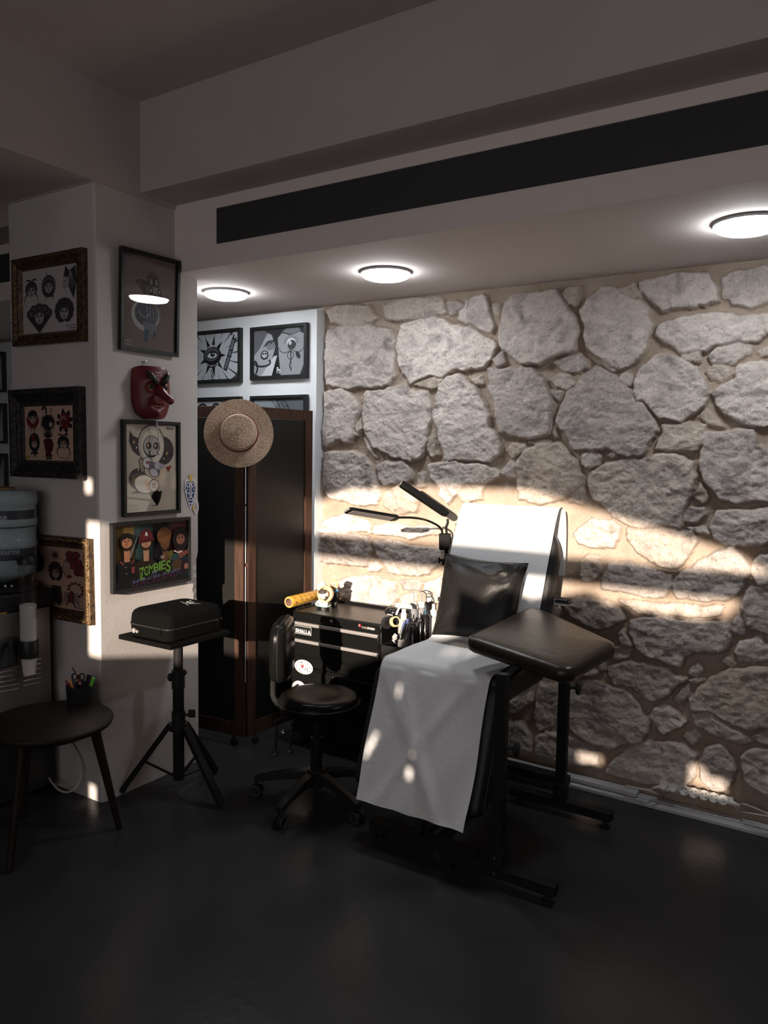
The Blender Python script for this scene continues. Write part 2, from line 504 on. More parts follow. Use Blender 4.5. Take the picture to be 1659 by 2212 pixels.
ST += crop(1130, 540, 3.136, [
 [(40,1300),(110,1280),(175,1290),(120,1315)],
 [(210,760),(290,720),(370,705),(430,760),(435,800),(370,815),(270,810)],
 [(190,890),(240,840),(310,840),(345,890),(300,935),(240,920)],
 [(390,420),(440,330),(500,290),(580,245),(640,255),(680,300),(780,340),(835,400),(840,460),(865,500),(840,600),(800,700),(740,760),(650,800),(540,740),(490,720),(420,660),(410,580),(420,500)],
 [(540,750),(620,750),(640,790),(600,825),(560,800)],
 [(620,860),(680,830),(740,850),(725,895),(660,890)],
 [(410,850),(480,800),(560,820),(640,890),(730,930),(770,1010),(860,1090),(910,1160),(915,1220),(870,1280),(840,1370),(720,1400),(590,1340),(480,1360),(350,1340),(290,1250),(225,1180),(230,1110),(270,1020),(320,940)],
 [(200,950),(280,960),(240,1020),(200,990)],
 [(195,1190),(220,1200),(230,1270),(200,1280)],
 [(265,300),(320,250),(375,250),(385,330),(360,385),(310,370)],
 [(640,250),(740,200),(790,260),(770,310),(690,300)],
 [(790,200),(830,180),(1000,170),(1180,155),(1250,160),(1320,260),(1325,350),(1250,380),(1100,400),(940,420),(870,350),(800,260)],
 [(1350,190),(1400,150),(1659,110),(1800,150),(1800,330),(1659,350),(1550,385),(1400,380),(1355,340)],
 [(900,510),(1000,480),(1150,450),(1400,440),(1560,490),(1640,570),(1590,630),(1450,620),(1330,640),(1240,675),(1050,680),(960,620),(895,580)],
 [(1460,460),(1659,430),(1750,450),(1750,560),(1659,560),(1560,500)],
 [(1070,700),(1140,680),(1200,680),(1200,750),(1130,730)],
 [(1260,710),(1330,660),(1450,635),(1540,660),(1530,710),(1440,760),(1290,760)],
 [(1580,690),(1659,660),(1740,680),(1659,710),(1600,720)],
 [(1240,820),(1300,780),(1390,785),(1410,830),(1350,870),(1270,860)],
 [(750,880),(790,790),(870,720),(960,700),(1090,730),(1180,790),(1240,880),(1265,980),(1210,1060),(1150,1120),(1060,1160),(950,1130),(870,1060),(790,1010),(755,950)],
 [(1290,970),(1340,900),(1440,860),(1440,790),(1600,760),(1659,770),(1800,800),(1800,1150),(1659,1190),(1560,1190),(1480,1165),(1370,1110),(1310,1050)],
 [(1165,1140),(1210,1090),(1290,1130),(1345,1190),(1270,1190)],
 [(910,1290),(960,1190),(1100,1170),(1240,1200),(1220,1290),(1190,1360),(1060,1375),(960,1370),(900,1350)],
 [(1230,1250),(1370,1230),(1480,1200),(1560,1215),(1580,1320),(1659,1370),(1760,1400),(1760,1680),(1500,1700),(1350,1700),(1290,1620),(1230,1560),(1210,1480),(1215,1380)],
 [(450,1500),(560,1450),(760,1410),(900,1390),(1090,1400),(1160,1440),(1175,1540),(1140,1640),(1110,1740),(1078,1888),(900,1880),(720,1860),(608,1822),(540,1720),(470,1680),(430,1590)],
 [(390,1390),(450,1365),(530,1390),(500,1450),(430,1480),(395,1450)],
 [(560,1390),(620,1365),(650,1390),(600,1410)],
 [(1160,1650),(1200,1570),(1240,1620),(1250,1700),(1220,1725),(1165,1690)],
 [(290,1660),(380,1610),(410,1640),(400,1730),(310,1710)]])
ST += crop(1080, 1100, 2.8653, [
 [(1140,40),(1180,0),(1260,0),(1275,50),(1220,90),(1150,80)],
 [(1300,120),(1360,20),(1500,0),(1659,0),(1780,40),(1780,170),(1659,190),(1560,230),(1440,240),(1340,200)],
 [(1160,120),(1270,130),(1300,170),(1220,150)],
 [(450,150),(560,60),(700,80),(755,120),(720,200),(690,250),(600,240),(480,215)],
 [(800,120),(1000,115),(1180,140),(1220,210),(1160,310),(1090,370),(960,330),(830,260),(790,190)],
 [(490,330),(540,290),(610,300),(625,380),(590,440),(500,430)],
 [(640,430),(670,350),(800,335),(960,360),(1050,410),(1060,470),(1010,540),(880,530),(700,490),(630,480)],
 [(1100,390),(1190,370),(1250,300),(1340,260),(1450,250),(1520,320),(1540,400),(1500,480),(1440,550),(1380,570),(1250,560),(1100,540),(1060,500),(1080,430)],
 [(1560,340),(1610,280),(1659,270),(1760,320),(1720,450),(1659,460),(1580,460),(1550,400)],
 [(1500,560),(1530,490),(1659,465),(1780,520),(1780,760),(1659,770),(1560,760),(1510,690),(1490,620)],
 [(400,600),(480,540),(560,550),(680,560),(760,620),(775,690),(700,730),(620,755),(520,710),(430,680),(395,640)],
 [(740,560),(880,565),(1050,580),(1180,590),(1370,600),(1350,650),(1200,670),(1050,650),(860,640)],
 [(820,700),(930,665),(1020,655),(1100,680),(1250,690),(1380,690),(1420,740),(1435,810),(1400,870),(1300,900),(1200,880),(1160,900),(1130,960),(1050,950),(900,910),(830,860),(810,780)],
 [(1430,700),(1470,665),(1500,710),(1530,770),(1480,775),(1440,750)],
 [(1450,880),(1500,810),(1620,795),(1680,850),(1690,930),(1600,945),(1470,940)],
 [(1360,950),(1400,915),(1445,950),(1420,975)],
 [(690,970),(780,945),(920,955),(1050,970),(1080,1020),(1140,1040),(1140,1070),(1060,1110),(1040,1150),(960,1180),(880,1160),(790,1110),(690,1080),(675,1010)],
 [(1170,980),(1230,960),(1250,1000),(1200,1025),(1165,1015)],
 [(1160,1060),(1220,1030),(1265,1050),(1210,1080)],
 [(1070,1170),(1110,1120),(1160,1090),(1170,1150),(1130,1205),(1080,1200)],
 [(1170,1180),(1260,1090),(1330,1030),(1420,985),(1600,980),(1780,1010),(1780,1340),(1659,1350),(1540,1360),(1400,1310),(1300,1260),(1200,1250)],
 [(1190,1270),(1300,1280),(1400,1330),(1520,1390),(1575,1440),(1500,1460),(1380,1420),(1280,1380),(1220,1330)],
 [(910,1270),(960,1220),(1020,1200),(1100,1250),(1155,1330),(1120,1365),(1010,1390),(960,1340)],
 [(1130,1430),(1200,1390),(1250,1420),(1210,1470)],
 [(420,1150),(480,1080),(560,1060),(680,1090),(780,1140),(860,1220),(910,1300),(915,1380),(860,1450),(780,1460),(680,1490),(560,1450),(500,1420),(440,1380),(410,1280)],
 [(220,1420),(280,1385),(350,1400),(560,1460),(620,1540),(610,1600),(480,1600),(350,1570),(220,1520)],
 [(680,1590),(760,1500),(880,1440),(1000,1440),(1150,1480),(1230,1530),(1220,1590),(1170,1680),(1100,1720),(950,1700),(800,1680),(660,1640)],
 [(1250,1570),(1290,1500),(1360,1455),(1440,1530),(1460,1600),(1440,1680),(1400,1740),(1300,1720),(1240,1650)],
 [(1490,1530),(1560,1480),(1659,1490),(1780,1560),(1780,1800),(1659,1776),(1540,1700),(1500,1640)],
 [(20,1330),(100,1330),(180,1390),(190,1500),(100,1520),(20,1480)],
 [(240,1100),(340,1090),(360,1200),(330,1350),(240,1380),(215,1260)],
 [(40,1260),(110,1210),(190,1150),(200,1200),(110,1280)],
 [(660,890),(720,850),(800,880),(790,920),(740,930)],
 [(720,780),(770,760),(810,860),(740,860)],
 [(480,1000),(560,960),(650,920),(650,1000),(560,1040),(470,1040)]])
ST += crop(700, 1020, 2.5136, [
 [(0,330),(100,330),(240,360),(250,440),(220,520),(120,510),(-20,480),(-30,380)],
 [(255,370),(400,380),(480,400),(640,420),(640,500),(560,550),(430,555),(330,530),(280,450)],
 [(270,290),(400,270),(480,290),(600,300),(620,330),(500,350),(330,350),(260,330)],
 [(0,260),(120,230),(230,270),(250,330),(100,325),(-20,320)],
 [(230,510),(270,490),(300,520),(280,550),(225,550)],
 [(60,590),(200,570),(370,590),(390,680),(370,720),(200,720),(100,690)],
 [(400,590),(500,575),(530,600),(510,640),(420,630)],
 [(400,680),(440,660),(500,660),(490,720),(410,725)],
 [(540,600),(640,580),(640,700),(560,700)]])
WP = []
for p in ST:
    q = [on(x, y, 1, 3.588) for x, y in p]
    WP.append([(v.x, v.z) for v in q])
for p in list(WP):                      # the wall runs on beyond the right edge
    cx_ = sum(a for a, _ in p) / len(p)
    if -1.35 < cx_ < -.52:
        WP.append([(-.86 - a + .06, z_ * .97 + .03) for a, z_ in p])
for k in range(9):                      # low courses hidden behind the chest and chair
    for j, zz in enumerate((.12, .40)):
        cx_ = -2.62 + k * .17 + .07 * j
        if cx_ < -1.52:
            WP.append([(cx_ + .075 * math.cos(a) * (1 + .1 * math.sin(3 * a + k)), zz + .10 * math.sin(a)) for a in [i * PI / 5 for i in range(10)]])

rng = np.random.RandomState(3)
KNOWN = []
for px_, py_, tn, wm in ((960, 752, 1.5, .3), (776, 770, .62, .3), (1165, 705, .62, .55), (1330, 715, .75, .4), (1125, 868, .15, .1), (855, 915, .7, .2), (1005, 905, .85, .4), (735, 905, .6, .2), (1310, 895, .12, .15), (1450, 835, .7, .5), (1180, 1020, .8, .95),
                         (1395, 1060, .65, .75), (1600, 1000, .5, .15), (1460, 635, .65, .3), (1600, 620, .35, .1), (1530, 715, .85, .3), (1600, 850, .9, .3), (755, 1035, .6, .3), (1030, 1045, .3, .4), (735, 1190, .0, .1), (880, 1205, .25, .3), (1370, 1250, .25, .3)):
    v_ = on(px_, py_, 1, 3.588)
    KNOWN.append((v_.x, v_.z, tn, wm))
def vnoise(X, Z, f, seed):
    g = np.random.RandomState(seed).rand(128, 128)
    x, z = X * f + 37.3, Z * f + 11.7
    i, j = np.floor(x).astype(int), np.floor(z).astype(int)
    a, c = x - i, z - j
    a, c = a * a * (3 - 2 * a), c * c * (3 - 2 * c)
    G = lambda p, q: g[p % 128, q % 128]
    return (G(i, j) * (1 - a) * (1 - c) + G(i + 1, j) * a * (1 - c) + G(i, j + 1) * (1 - a) * c + G(i + 1, j + 1) * a * c) - .5
def fbm(X, Z, f, seed, o=4):
    return sum(vnoise(X, Z, f * 2 ** k, seed + k) / 1.8 ** k for k in range(o))
X0, X1, Z0, Z1, DS = -2.76, .75, 0.0, 2.425, .0055
nx_, nz_ = int((X1 - X0) / DS), int((Z1 - Z0) / DS)
gx, gz = np.linspace(X0, X1, nx_ + 1), np.linspace(Z0, Z1, nz_ + 1)
GX, GZ = np.meshgrid(gx, gz)
WX = GX + fbm(GX, GZ, 9, 5, 3) * .022 + vnoise(GX, GZ, 55, 9) * .007
WZ = GZ + fbm(GX, GZ, 9, 15, 3) * .022 + vnoise(GX, GZ, 55, 19) * .007
Hh = np.zeros_like(GX) + fbm(GX, GZ, 12, 31, 3) * .006
MASK = np.zeros_like(GX)
TINT = np.ones(GX.shape + (3,)) * .5
big = fbm(GX, GZ, 5, 41, 3)
rough = fbm(WX * 1.0, WZ * 1.6, 16, 51, 5)
ridge = 1 - np.abs(fbm(WX + .2 * WZ, WZ * 1.4, 9, 61, 4)) * 2.6
fine = fbm(GX, GZ, 75, 71, 3)
for p in WP:
    P_ = np.array(p)
    i0, i1 = np.searchsorted(gx, [P_[:, 0].min() - .03, P_[:, 0].max() + .03])
    j0, j1 = np.searchsorted(gz, [P_[:, 1].min() - .03, P_[:, 1].max() + .03])
    if i1 <= i0 or j1 <= j0:
        continue
    sl = (slice(j0, j1), slice(i0, i1))
    x, z = WX[sl], WZ[sl]
    d2 = np.full(x.shape, 9.)
    ins = np.zeros(x.shape, bool)
    n = len(P_)
    for k in range(n):
        a, c = P_[k], P_[(k + 1) % n]
        e = c - a
        tt = np.clip(((x - a[0]) * e[0] + (z - a[1]) * e[1]) / (e @ e + 1e-9), 0, 1)
        d2 = np.minimum(d2, (x - a[0] - tt * e[0]) ** 2 + (z - a[1] - tt * e[1]) ** 2)
        cond = ((a[1] > z) != (c[1] > z)) & (x < (c[0] - a[0]) * (z - a[1]) / (c[1] - a[1] + 1e-12) + a[0])
        ins ^= cond
    d = np.sqrt(d2) * np.where(ins, 1, -1) + .007
    size = min(np.ptp(P_[:, 0]), np.ptp(P_[:, 1]))
    hh = .017 + .018 * min(1, size / .2) + rng.rand() * .010
    w = .008 + .010 * rng.rand()
    t = np.clip(d / w, 0, 1)
    pro = np.sqrt(1 - (1 - t) ** 2)
    tl = (x - P_[:, 0].mean()) * rng.uniform(-.06, .06) + (z - P_[:, 1].mean()) * rng.uniform(-.08, .03)
    body = hh + tl + big[sl] * .016 + rough[sl] * .011 + (ridge[sl] - .6) * .006 + fine[sl] * .004
    h = pro * body
    up = (d > 0) & (h > Hh[sl])
    Hh[sl] = np.where(up, h, Hh[sl])
    mk = np.clip(d / .007, 0, 1)
    MASK[sl] = np.maximum(MASK[sl], mk)
    tone = rng.rand(3)
    pcx, pcz = P_[:, 0].mean(), P_[:, 1].mean()
    for (ox_, oz_, tn, wm) in KNOWN:
        if abs(pcx - ox_) < .035 and abs(pcz - oz_) < .035:
            tone[0], tone[1] = tn, wm
    base = np.array([.5, .5, .5]) + (tone[0] - .5) * .5 + np.array([1, 0, -1.]) * (tone[1] - .4) * .10
    base[2] = .5 + (tone[1] - .5) * .5
    TINT[sl] = np.where((d > 0)[..., None], base, TINT[sl])
Hh = np.clip(Hh, -.004, .062)
V = np.stack([GX, YW - Hh, GZ], -1).reshape(-1, 3)
idx = np.arange((nx_ + 1) * (nz_ + 1)).reshape(nz_ + 1, nx_ + 1)
Q = np.stack([idx[:-1, :-1], idx[:-1, 1:], idx[1:, 1:], idx[1:, :-1]], -1).reshape(-1, 4)
me = bpy.data.meshes.new('wall_back')
me.vertices.add(len(V)); me.vertices.foreach_set('co', V.astype(np.float32).ravel())
me.loops.add(Q.size); me.loops.foreach_set('vertex_index', Q.astype(np.int32).ravel())
me.polygons.add(len(Q)); me.polygons.foreach_set('loop_start', np.arange(0, Q.size, 4, dtype=np.int32))
me.update(calc_edges=True)
me.polygons.foreach_set('use_smooth', np.ones(len(Q), bool))
at = me.attributes.new('stone_kind', 'FLOAT_COLOR', 'POINT')
cc = np.ones((len(V), 4), np.float32)
cc[:, 0] = TINT[..., 0].ravel(); cc[:, 1] = TINT[..., 2].ravel(); cc[:, 2] = MASK.ravel()
at.data.foreach_set('color', cc.ravel())
m = bpy.data.materials.new('rubble_stone'); m.use_nodes = True
nt = m.node_tree; bs = nt.nodes['Principled BSDF']
bs.inputs['Roughness'].default_value = .9; bs.inputs['Specular IOR Level'].default_value = .15
N = nt.nodes.new; LK = nt.links.new
tc = N('ShaderNodeTexCoord'); atn = N('ShaderNodeAttribute'); atn.attribute_name = 'stone_kind'
sep = N('ShaderNodeSeparateColor'); LK(atn.outputs['Color'], sep.inputs[0])
def noise(sc, de=5, dist=0):
    n = N('ShaderNodeTexNoise'); n.inputs['Scale'].default_value = sc; n.inputs['Detail'].default_value = de; n.inputs['Distortion'].default_value = dist
    LK(tc.outputs['Object'], n.inputs['Vector']); return n
def mix(a, b_, f, mode='MIX'):
    x = N('ShaderNodeMix'); x.data_type = 'RGBA'; x.blend_type = mode
    for k, s in ((0, f), (6, a), (7, b_)):
        if isinstance(s, tuple): x.inputs[k].default_value = (*s, 1)
        elif isinstance(s, float): x.inputs[k].default_value = s
        else: LK(s, x.inputs[k])
    return x.outputs[2]
def ramp(s, p0, p1):
    r = N('ShaderNodeMapRange'); r.inputs[1].default_value = p0; r.inputs[2].default_value = p1; LK(s, r.inputs[0]); return r.outputs[0]
light, dark = (.74, .655, .60), (.42, .365, .335)
toned = mix(dark, light, ramp(sep.outputs[0], .20, .85))
warm = mix(toned, (.47, .39, .31), ramp(sep.outputs[1], .5, .80))
blot = mix(warm, (.17, .15, .15), ramp(noise(9, 8, .6).outputs['Fac'], .52, .82))
spk = mix(blot, (.62, .58, .54), ramp(noise(38, 6).outputs['Fac'], .55, .78))
crk = noise(15, 8, .5); crk.inputs['Roughness'].default_value = .62
ca = N('ShaderNodeMath'); ca.operation = 'SUBTRACT'; LK(crk.outputs['Fac'], ca.inputs[0]); ca.inputs[1].default_value = .5
cb = N('ShaderNodeMath'); cb.operation = 'ABSOLUTE'; LK(ca.outputs[0], cb.inputs[0])
cr = N('ShaderNodeMapRange'); cr.inputs[1].default_value = .0; cr.inputs[2].default_value = .022; cr.inputs[3].default_value = .28; cr.inputs[4].default_value = 0; LK(cb.outputs[0], cr.inputs[0])
pit0 = mix(spk, (.10, .085, .08), ramp(noise(120, 4).outputs['Fac'], .60, .78))
pit = mix(pit0, (.12, .10, .095), cr.outputs[0])
mort = mix((.44, .36, .295), (.35, .27, .21), ramp(noise(7, 5).outputs['Fac'], .35, .7))
LK(mix(mort, pit, sep.outputs[2]), bs.inputs['Base Color'])
bp = N('ShaderNodeBump'); bp.inputs['Strength'].default_value = .85; bp.inputs['Distance'].default_value = .016
nb = noise(30, 12, .3); nb.inputs['Roughness'].default_value = .66
LK(nb.outputs['Fac'], bp.inputs['Height']); LK(bp.outputs[0], bs.inputs['Normal'])
me.materials.append(m)
wb = bpy.data.objects.new('wall_back', me); COL.objects.link(wb); struct(wb)
b = MB(); b.box((-7, YW + .015, 0), (3, 3.75, 2.42)); struct(b.build('wall_back_core', PLASTER))

# cable trunking along the foot of the stone wall
b = MB()
b.box((-1.95, 3.52, .0), (.75, 3.60, .018)); b.box((-1.95, 3.545, .022), (-.865, 3.60, .043)); b.box((-.865, 3.56, .018), (.75, 3.60, .026))
struct(b.build('baseboard_back', TRUNK, bevel=.003))

# ------------------------------------- street side: wall, and a sun mask filling its window
SXY, SZ, YF = .25, .20, -1.5          # sun slope per metre of +y travel
def lit(x, z):
    """sun mask holes, shaped for the light patches (x, z on its plane)"""
    def tri(pts):
        for (a, za), (c, zc) in zip(pts, pts[1:]):
            if a <= x <= c:
                return za + (zc - za) * (x - a) / (c - a)
        return -1
    top = tri([(-1.54, 2.30), (-1.28, 2.39), (-.68, 2.44), (-.16, 2.43), (.18, 2.35), (.5, 2.27), (.77, 2.206), (.92, 2.12)])
    if 2.126 < z < top:
        return True
    if z < 2.0:
        lo = tri([(-2.02, 1.40), (-1.6, 1.40), (-1.58, 1.27), (-1.12, 1.27), (-1.08, 1.42), (-.80, 1.55), (-.74, 1.70), (-.62, 1.66), (-.52, 1.66), (-.44, 1.69), (-.42, 1.90), (-.30, 1.86), (-.22, 1.93), (-.1, 1.90), (0, 1.93), (.12, 1.965), (.18, 1.95), (.22, 1.91), (.30, 1.935), (.36, 1.90), (.44, 1.92), (.46, 1.89), (.52, 1.90), (.54, 1.935), (.57, 1.90), (.66, 1.90), (.70, 1.94), (.74, 1.91), (.80, 1.99)])
        if lo > 0 and z > lo:
            return True
    for x0, x1, z0, z1, sl in ((.115, .225, 1.138, 1.170, -.1), (.625, .69, 1.135, 1.235, 0), (.69, .775, 1.13, 1.195, 0), (-2.04, -1.985, .72, .80, 0), (-2.04, -1.985, 2.12, 2.19, 0),
                              (-.592, -.574, 1.425, 1.475, 0), (-.690, -.669, 1.165, 1.265, .35), (-.495, -.481, 1.12, 1.16, 0), (-.488, -.470, 1.205, 1.225, 0), (-.46, -.38, 1.61, 1.64, 0), (-.36, -.31, 1.62, 1.65, 0)):
        xx = x - sl * (z - (z0 + z1) / 2)
        if x0 < xx < x1 and z0 < z < z1:
            return True
    return False
b = MB()
wx0, wx1, wz0, wz1, st = -2.2, 1.1, .66, 2.5, .0125
nr, nc = int((wz1 - wz0) / st), int((wx1 - wx0) / st)
for j in range(nr):
    z = wz0 + (j + .5) * st
    run = None
    for i in range(nc + 1):
        s_ = i < nc and not lit(wx0 + (i + .5) * st, z)
        if s_ and run is None:
            run = i
        if not s_ and run is not None:
            b.box((wx0 + run * st, YF - .01, wz0 + j * st), (wx0 + i * st, YF + .01, wz0 + (j + 1) * st))
            run = None
struct(b.build('sun_mask', BLACK))  # unseen mask added here; its holes are shaped to throw the sun patches
b = MB()
b.box((-7, YF - .06, 0), (wx0, YF + .06, 3.12)); b.box((wx1, YF - .06, 0), (3, YF + .06, 3.12))
b.box((wx0, YF - .06, 0), (wx1, YF + .06, wz0)); b.box((wx0, YF - .06, wz1), (wx1, YF + .06, 3.12))
struct(b.build('wall_front', PLASTER))

# ------------------------------------------------------------------ light
sd = bpy.data.lights.new('sun', 'SUN'); sd.energy = 11.0; sd.angle = math.radians(.6); sd.color = (1, .84, .68)
so = bpy.data.objects.new('sun', sd); COL.objects.link(so)
so.rotation_euler = Vector((-SXY, 1, -SZ)).to_track_quat('-Z', 'Y').to_euler()
w = bpy.data.worlds.new('world'); SC.world = w; w.use_nodes = True
w.node_tree.nodes['Background'].inputs[0].default_value = (.65, .8, 1, 1)
w.node_tree.nodes['Background'].inputs[1].default_value = 1.0
ad = bpy.data.lights.new('window_daylight', 'AREA'); ad.shape = 'RECTANGLE'; ad.size = 3.6; ad.size_y = 1.7; ad.energy = 21; ad.color = (1, .88, .83)
ao = bpy.data.objects.new('window_daylight', ad); COL.objects.link(ao); ao.location = (-.5, -1.42, 1.55); ao.rotation_euler = (math.radians(90), 0, 0)
LAMP = M('lamp_diffuser', (.93, .97, 1.0), .4, emit=58.0)
RIM = M('lamp_rim', (.5, .5, .52), .4)
for x, y, lab in ((-2.955, 3.03, 'round white ceiling lamp over the white picture wall, just right of the pillar'), (-1.965, 3.045, 'round white ceiling lamp over the left part of the stone wall, middle of the row'), (-.44, 3.02, 'round white ceiling lamp cut by the right edge of the photo')):
    t = T('ceiling_lamp', lab, 'lamp', (x, y, 2.42), 'ceiling lamps in a row under the beam')
    b = MB(); b.lathe((x, y, 2.42), (0, 0, -1), [(.112, 0), (.116, .003), (.116, .011), (.112, .012)], 48); b.build('rim', RIM, t)
    b = MB(); b.lathe((x, y, 2.412), (0, 0, -1), [(.111, .0035), (.110, .008), (.103, .018), (.085, .025), (.05, .029), (.001, .030)], 48, False); b.build('diffuser', LAMP, t, ang=180)

SC.view_settings.view_transform = 'Standard'
SC.view_settings.look = 'None'
SC.view_settings.gamma = 1
SC.view_settings.use_curve_mapping = False
SC.view_settings.exposure = 0.0
SC.cycles.use_denoising = True
SC.cycles.max_bounces = 8
SC.cycles.diffuse_bounces = 5
SC.cycles.transparent_max_bounces = 12
SC.cycles.sample_clamp_indirect = 4
SC.cycles.caustics_reflective = False
SC.cycles.caustics_refractive = False
# ============================================================ wall pictures
UX, UY, UZ = Vector((1, 0, 0)), Vector((0, 1, 0)), Vector((0, 0, 1))
def black_frame(name, label, o, u, v, n, w, h, group, fw_=.014, deep=.024, draw=None, bg=(200, 200, 200), cat='picture'):
    """o: lower left corner on the wall; returns the thing"""
    o = Vector(o)
    t = T(name, label, cat, o + u * w / 2 + v * h / 2, group)
    b = MB()
    ring(b, o, u, v, n, w, h, [(0, .001), (0, deep), (fw_, deep), (fw_, deep - .008), (fw_ + .004, deep - .008), (fw_ + .004, .001), (0, .001)])
    b.build('frame', BLACKP, t, ang=20)
    a = Art(o + u * fw_ + v * fw_ + n * (deep - .014), u, v, n, w - 2 * fw_, h - 2 * fw_, bg)
    if draw:
        draw(a)
    a.build('print', t)
    b = MB()
    i = fw_ + .0005
    k = n * (deep - .0085)
    b.add([o + u * i + v * i + k, o + u * (w - i) + v * i + k, o + u * (w - i) + v * (h - i) + k, o + u * i + v * (h - i) + k], [(0, 1, 2, 3)])
    b.build('glass_pane', GLASS, t)
    return t

K = (26, 26, 28)
W_ = (225, 225, 225)
def lady(a, x, y, s, hair=(40, 38, 42), skin=(170, 160, 155), kind=0, red=(95, 28, 32)):
    """tattoo-flash bust: hair mass, face, eyes, lips and an ornament"""
    if kind == 0:      # curved horns around the head
        for sg in (-1, 1):
            a.curve(x + sg * .35 * s, y + .30 * s, .55 * s, .75 * s, 90 - sg * 20, 90 + sg * 150, .12 * s, hair, taper=True)
            a.curve(x + sg * .25 * s, y - .75 * s, .45 * s, .6 * s, 90 - sg * 20, 90 - sg * 160, .10 * s, hair, taper=True)
        a.ell(x, y + .25 * s, .62 * s, .68 * s, hair)
    elif kind == 1:    # ram curl with beads
        a.ell(x, y + .12 * s, .72 * s, .95 * s, hair)
        for k in range(12):
            an = math.radians(-30 + k * 20)
            a.ell(x + .62 * s * math.cos(an), y + .1 * s + .72 * s * math.sin(an), .06 * s, .06 * s, skin, n=8)
        a.line([(x - .1 * s, y + 1. * s), (x - .3 * s, y + 1.45 * s)], .07 * s, hair, True)
        for k in range(3):
            a.curve(x + .1 * s * k, y - 1.1 * s, .4 * s, .5 * s, 30, 200 - 20 * k, .07 * s, hair, taper=True)
    elif kind == 2:    # cat-eared cap in profile
        a.poly([(x - .5 * s, y + .5 * s), (x - .3 * s, y + 1.3 * s), (x, y + .9 * s), (x + .5 * s, y + 1.25 * s), (x + .6 * s, y), (x + .35 * s, y - 1.1 * s), (x + .1 * s, y - .6 * s), (x - .25 * s, y + .3 * s)], hair)
        for k in range(5):
            a.line([(x + .1 * s, y + .9 * s), (x + (-.3 + .2 * k) * s, y - .3 * s)], .03 * s, skin)
    elif kind == 3:    # petals crown
        for k in range(5):
            an = math.radians(20 + k * 35)
            a.ell(x + .8 * s * math.cos(an), y + .1 * s + .62 * s * math.sin(an), .36 * s, .36 * s, hair)
            a.ell(x + .8 * s * math.cos(an), y + .12 * s + .62 * s * math.sin(an), .2 * s, .2 * s, (80, 78, 84))
        a.poly([(x - 1.05 * s, y + .1 * s), (x + 1.05 * s, y + .1 * s), (x, y - 1.15 * s)], hair)
    elif kind == 4:    # big curls
        for k in range(11):
            an = math.radians(-60 + k * 30)
            a.ell(x + .55 * s * math.cos(an), y + .2 * s + .7 * s * math.sin(an), .3 * s, .3 * s, hair, n=14)
        a.ell(x, y + .2 * s, .6 * s, .75 * s, hair)
    elif kind == 5:    # oval bonnet with bow
        a.ell(x, y + .2 * s, .72 * s, 1.15 * s, hair)
        a.ell(x - .1 * s, y + .8 * s, .25 * s, .4 * s, red)
        a.poly([(x - .5 * s, y - 1. * s), (x, y - .85 * s), (x + .5 * s, y - 1. * s), (x + .4 * s, y - 1.3 * s), (x, y - 1.05 * s), (x - .45 * s, y - 1.3 * s)], hair)
        for e in (-.2, .22):
            a.line([(x, y - 1.05 * s), (x + e * s, y - 1.7 * s)], .13 * s, hair, True)
    elif kind == 6:    # rose hood
        for k in range(7):
            an = math.radians(180 + k * 30)
            a.poly([(x + .5 * s * math.cos(an), y - .3 * s + .5 * s * math.sin(an)), (x + .75 * s * math.cos(an + .2), y - .4 * s + 1.2 * s * math.sin(an + .2) - .1 * s), (x + .5 * s * math.cos(an + .5), y - .3 * s + .5 * s * math.sin(an + .5))], hair)
        a.ell(x, y - .1 * s, .82 * s, .85 * s, red)
        a.ell(x, y + .55 * s, .6 * s, .55 * s, hair)
        for k in (-1, 1):
            a.line([(x - .6 * k * s, y + .3 * s), (x + .2 * k * s, y - .35 * s)], .10 * s, skin)
    fx, fy = x + (.02 if kind != 2 else -.2) * s, y + .02 * s
    fs = .38 * s
    if kind == 2:
        a.poly([(fx - .25 * s, fy + .55 * s), (fx - .32 * s, fy + .15 * s), (fx - .42 * s, fy), (fx - .3 * s, fy - .1 * s), (fx - .25 * s, fy - .4 * s), (fx + .1 * s, fy - .3 * s), (fx + .15 * s, fy + .4 * s)], skin)
        a.ell(fx - .16 * s, fy + .2 * s, .07 * s, .04 * s, K, n=8)
        a.ell(fx - .27 * s, fy - .16 * s, .06 * s, .04 * s, red, n=8)
        return
    a.ell(fx, fy, fs, fs * 1.3, skin)
    a.poly([(fx - fs, fy + fs * .5), (fx, fy + fs * 1.0), (fx + fs, fy + fs * .5), (fx, fy + fs * 1.5)], hair)
    for e in (-1, 1):
        a.ell(fx + e * fs * .45, fy + fs * .25, fs * .26, fs * .16, K, n=10)
        a.line([(fx + e * fs * .2, fy + fs * .55), (fx + e * fs * .8, fy + fs * .5)], fs * .12, hair)
    a.line([(fx + .02 * s, fy + fs * .2), (fx - .04 * s, fy - fs * .3), (fx + .04 * s, fy - fs * .33)], fs * .1, hair)
    a.ell(fx, fy - fs * .72, fs * .25, fs * .13, red if kind in (5, 6) else K, n=10)

def scribble(a, x, y, w, h, c):
    for r in range(2):
        pts = [(x + w * i / 9, y - r * h * .6 + h * .22 * ((i * 7 + r * 3) % 5 - 2) / 2) for i in range(10)]
        a.line(pts, .008, c)

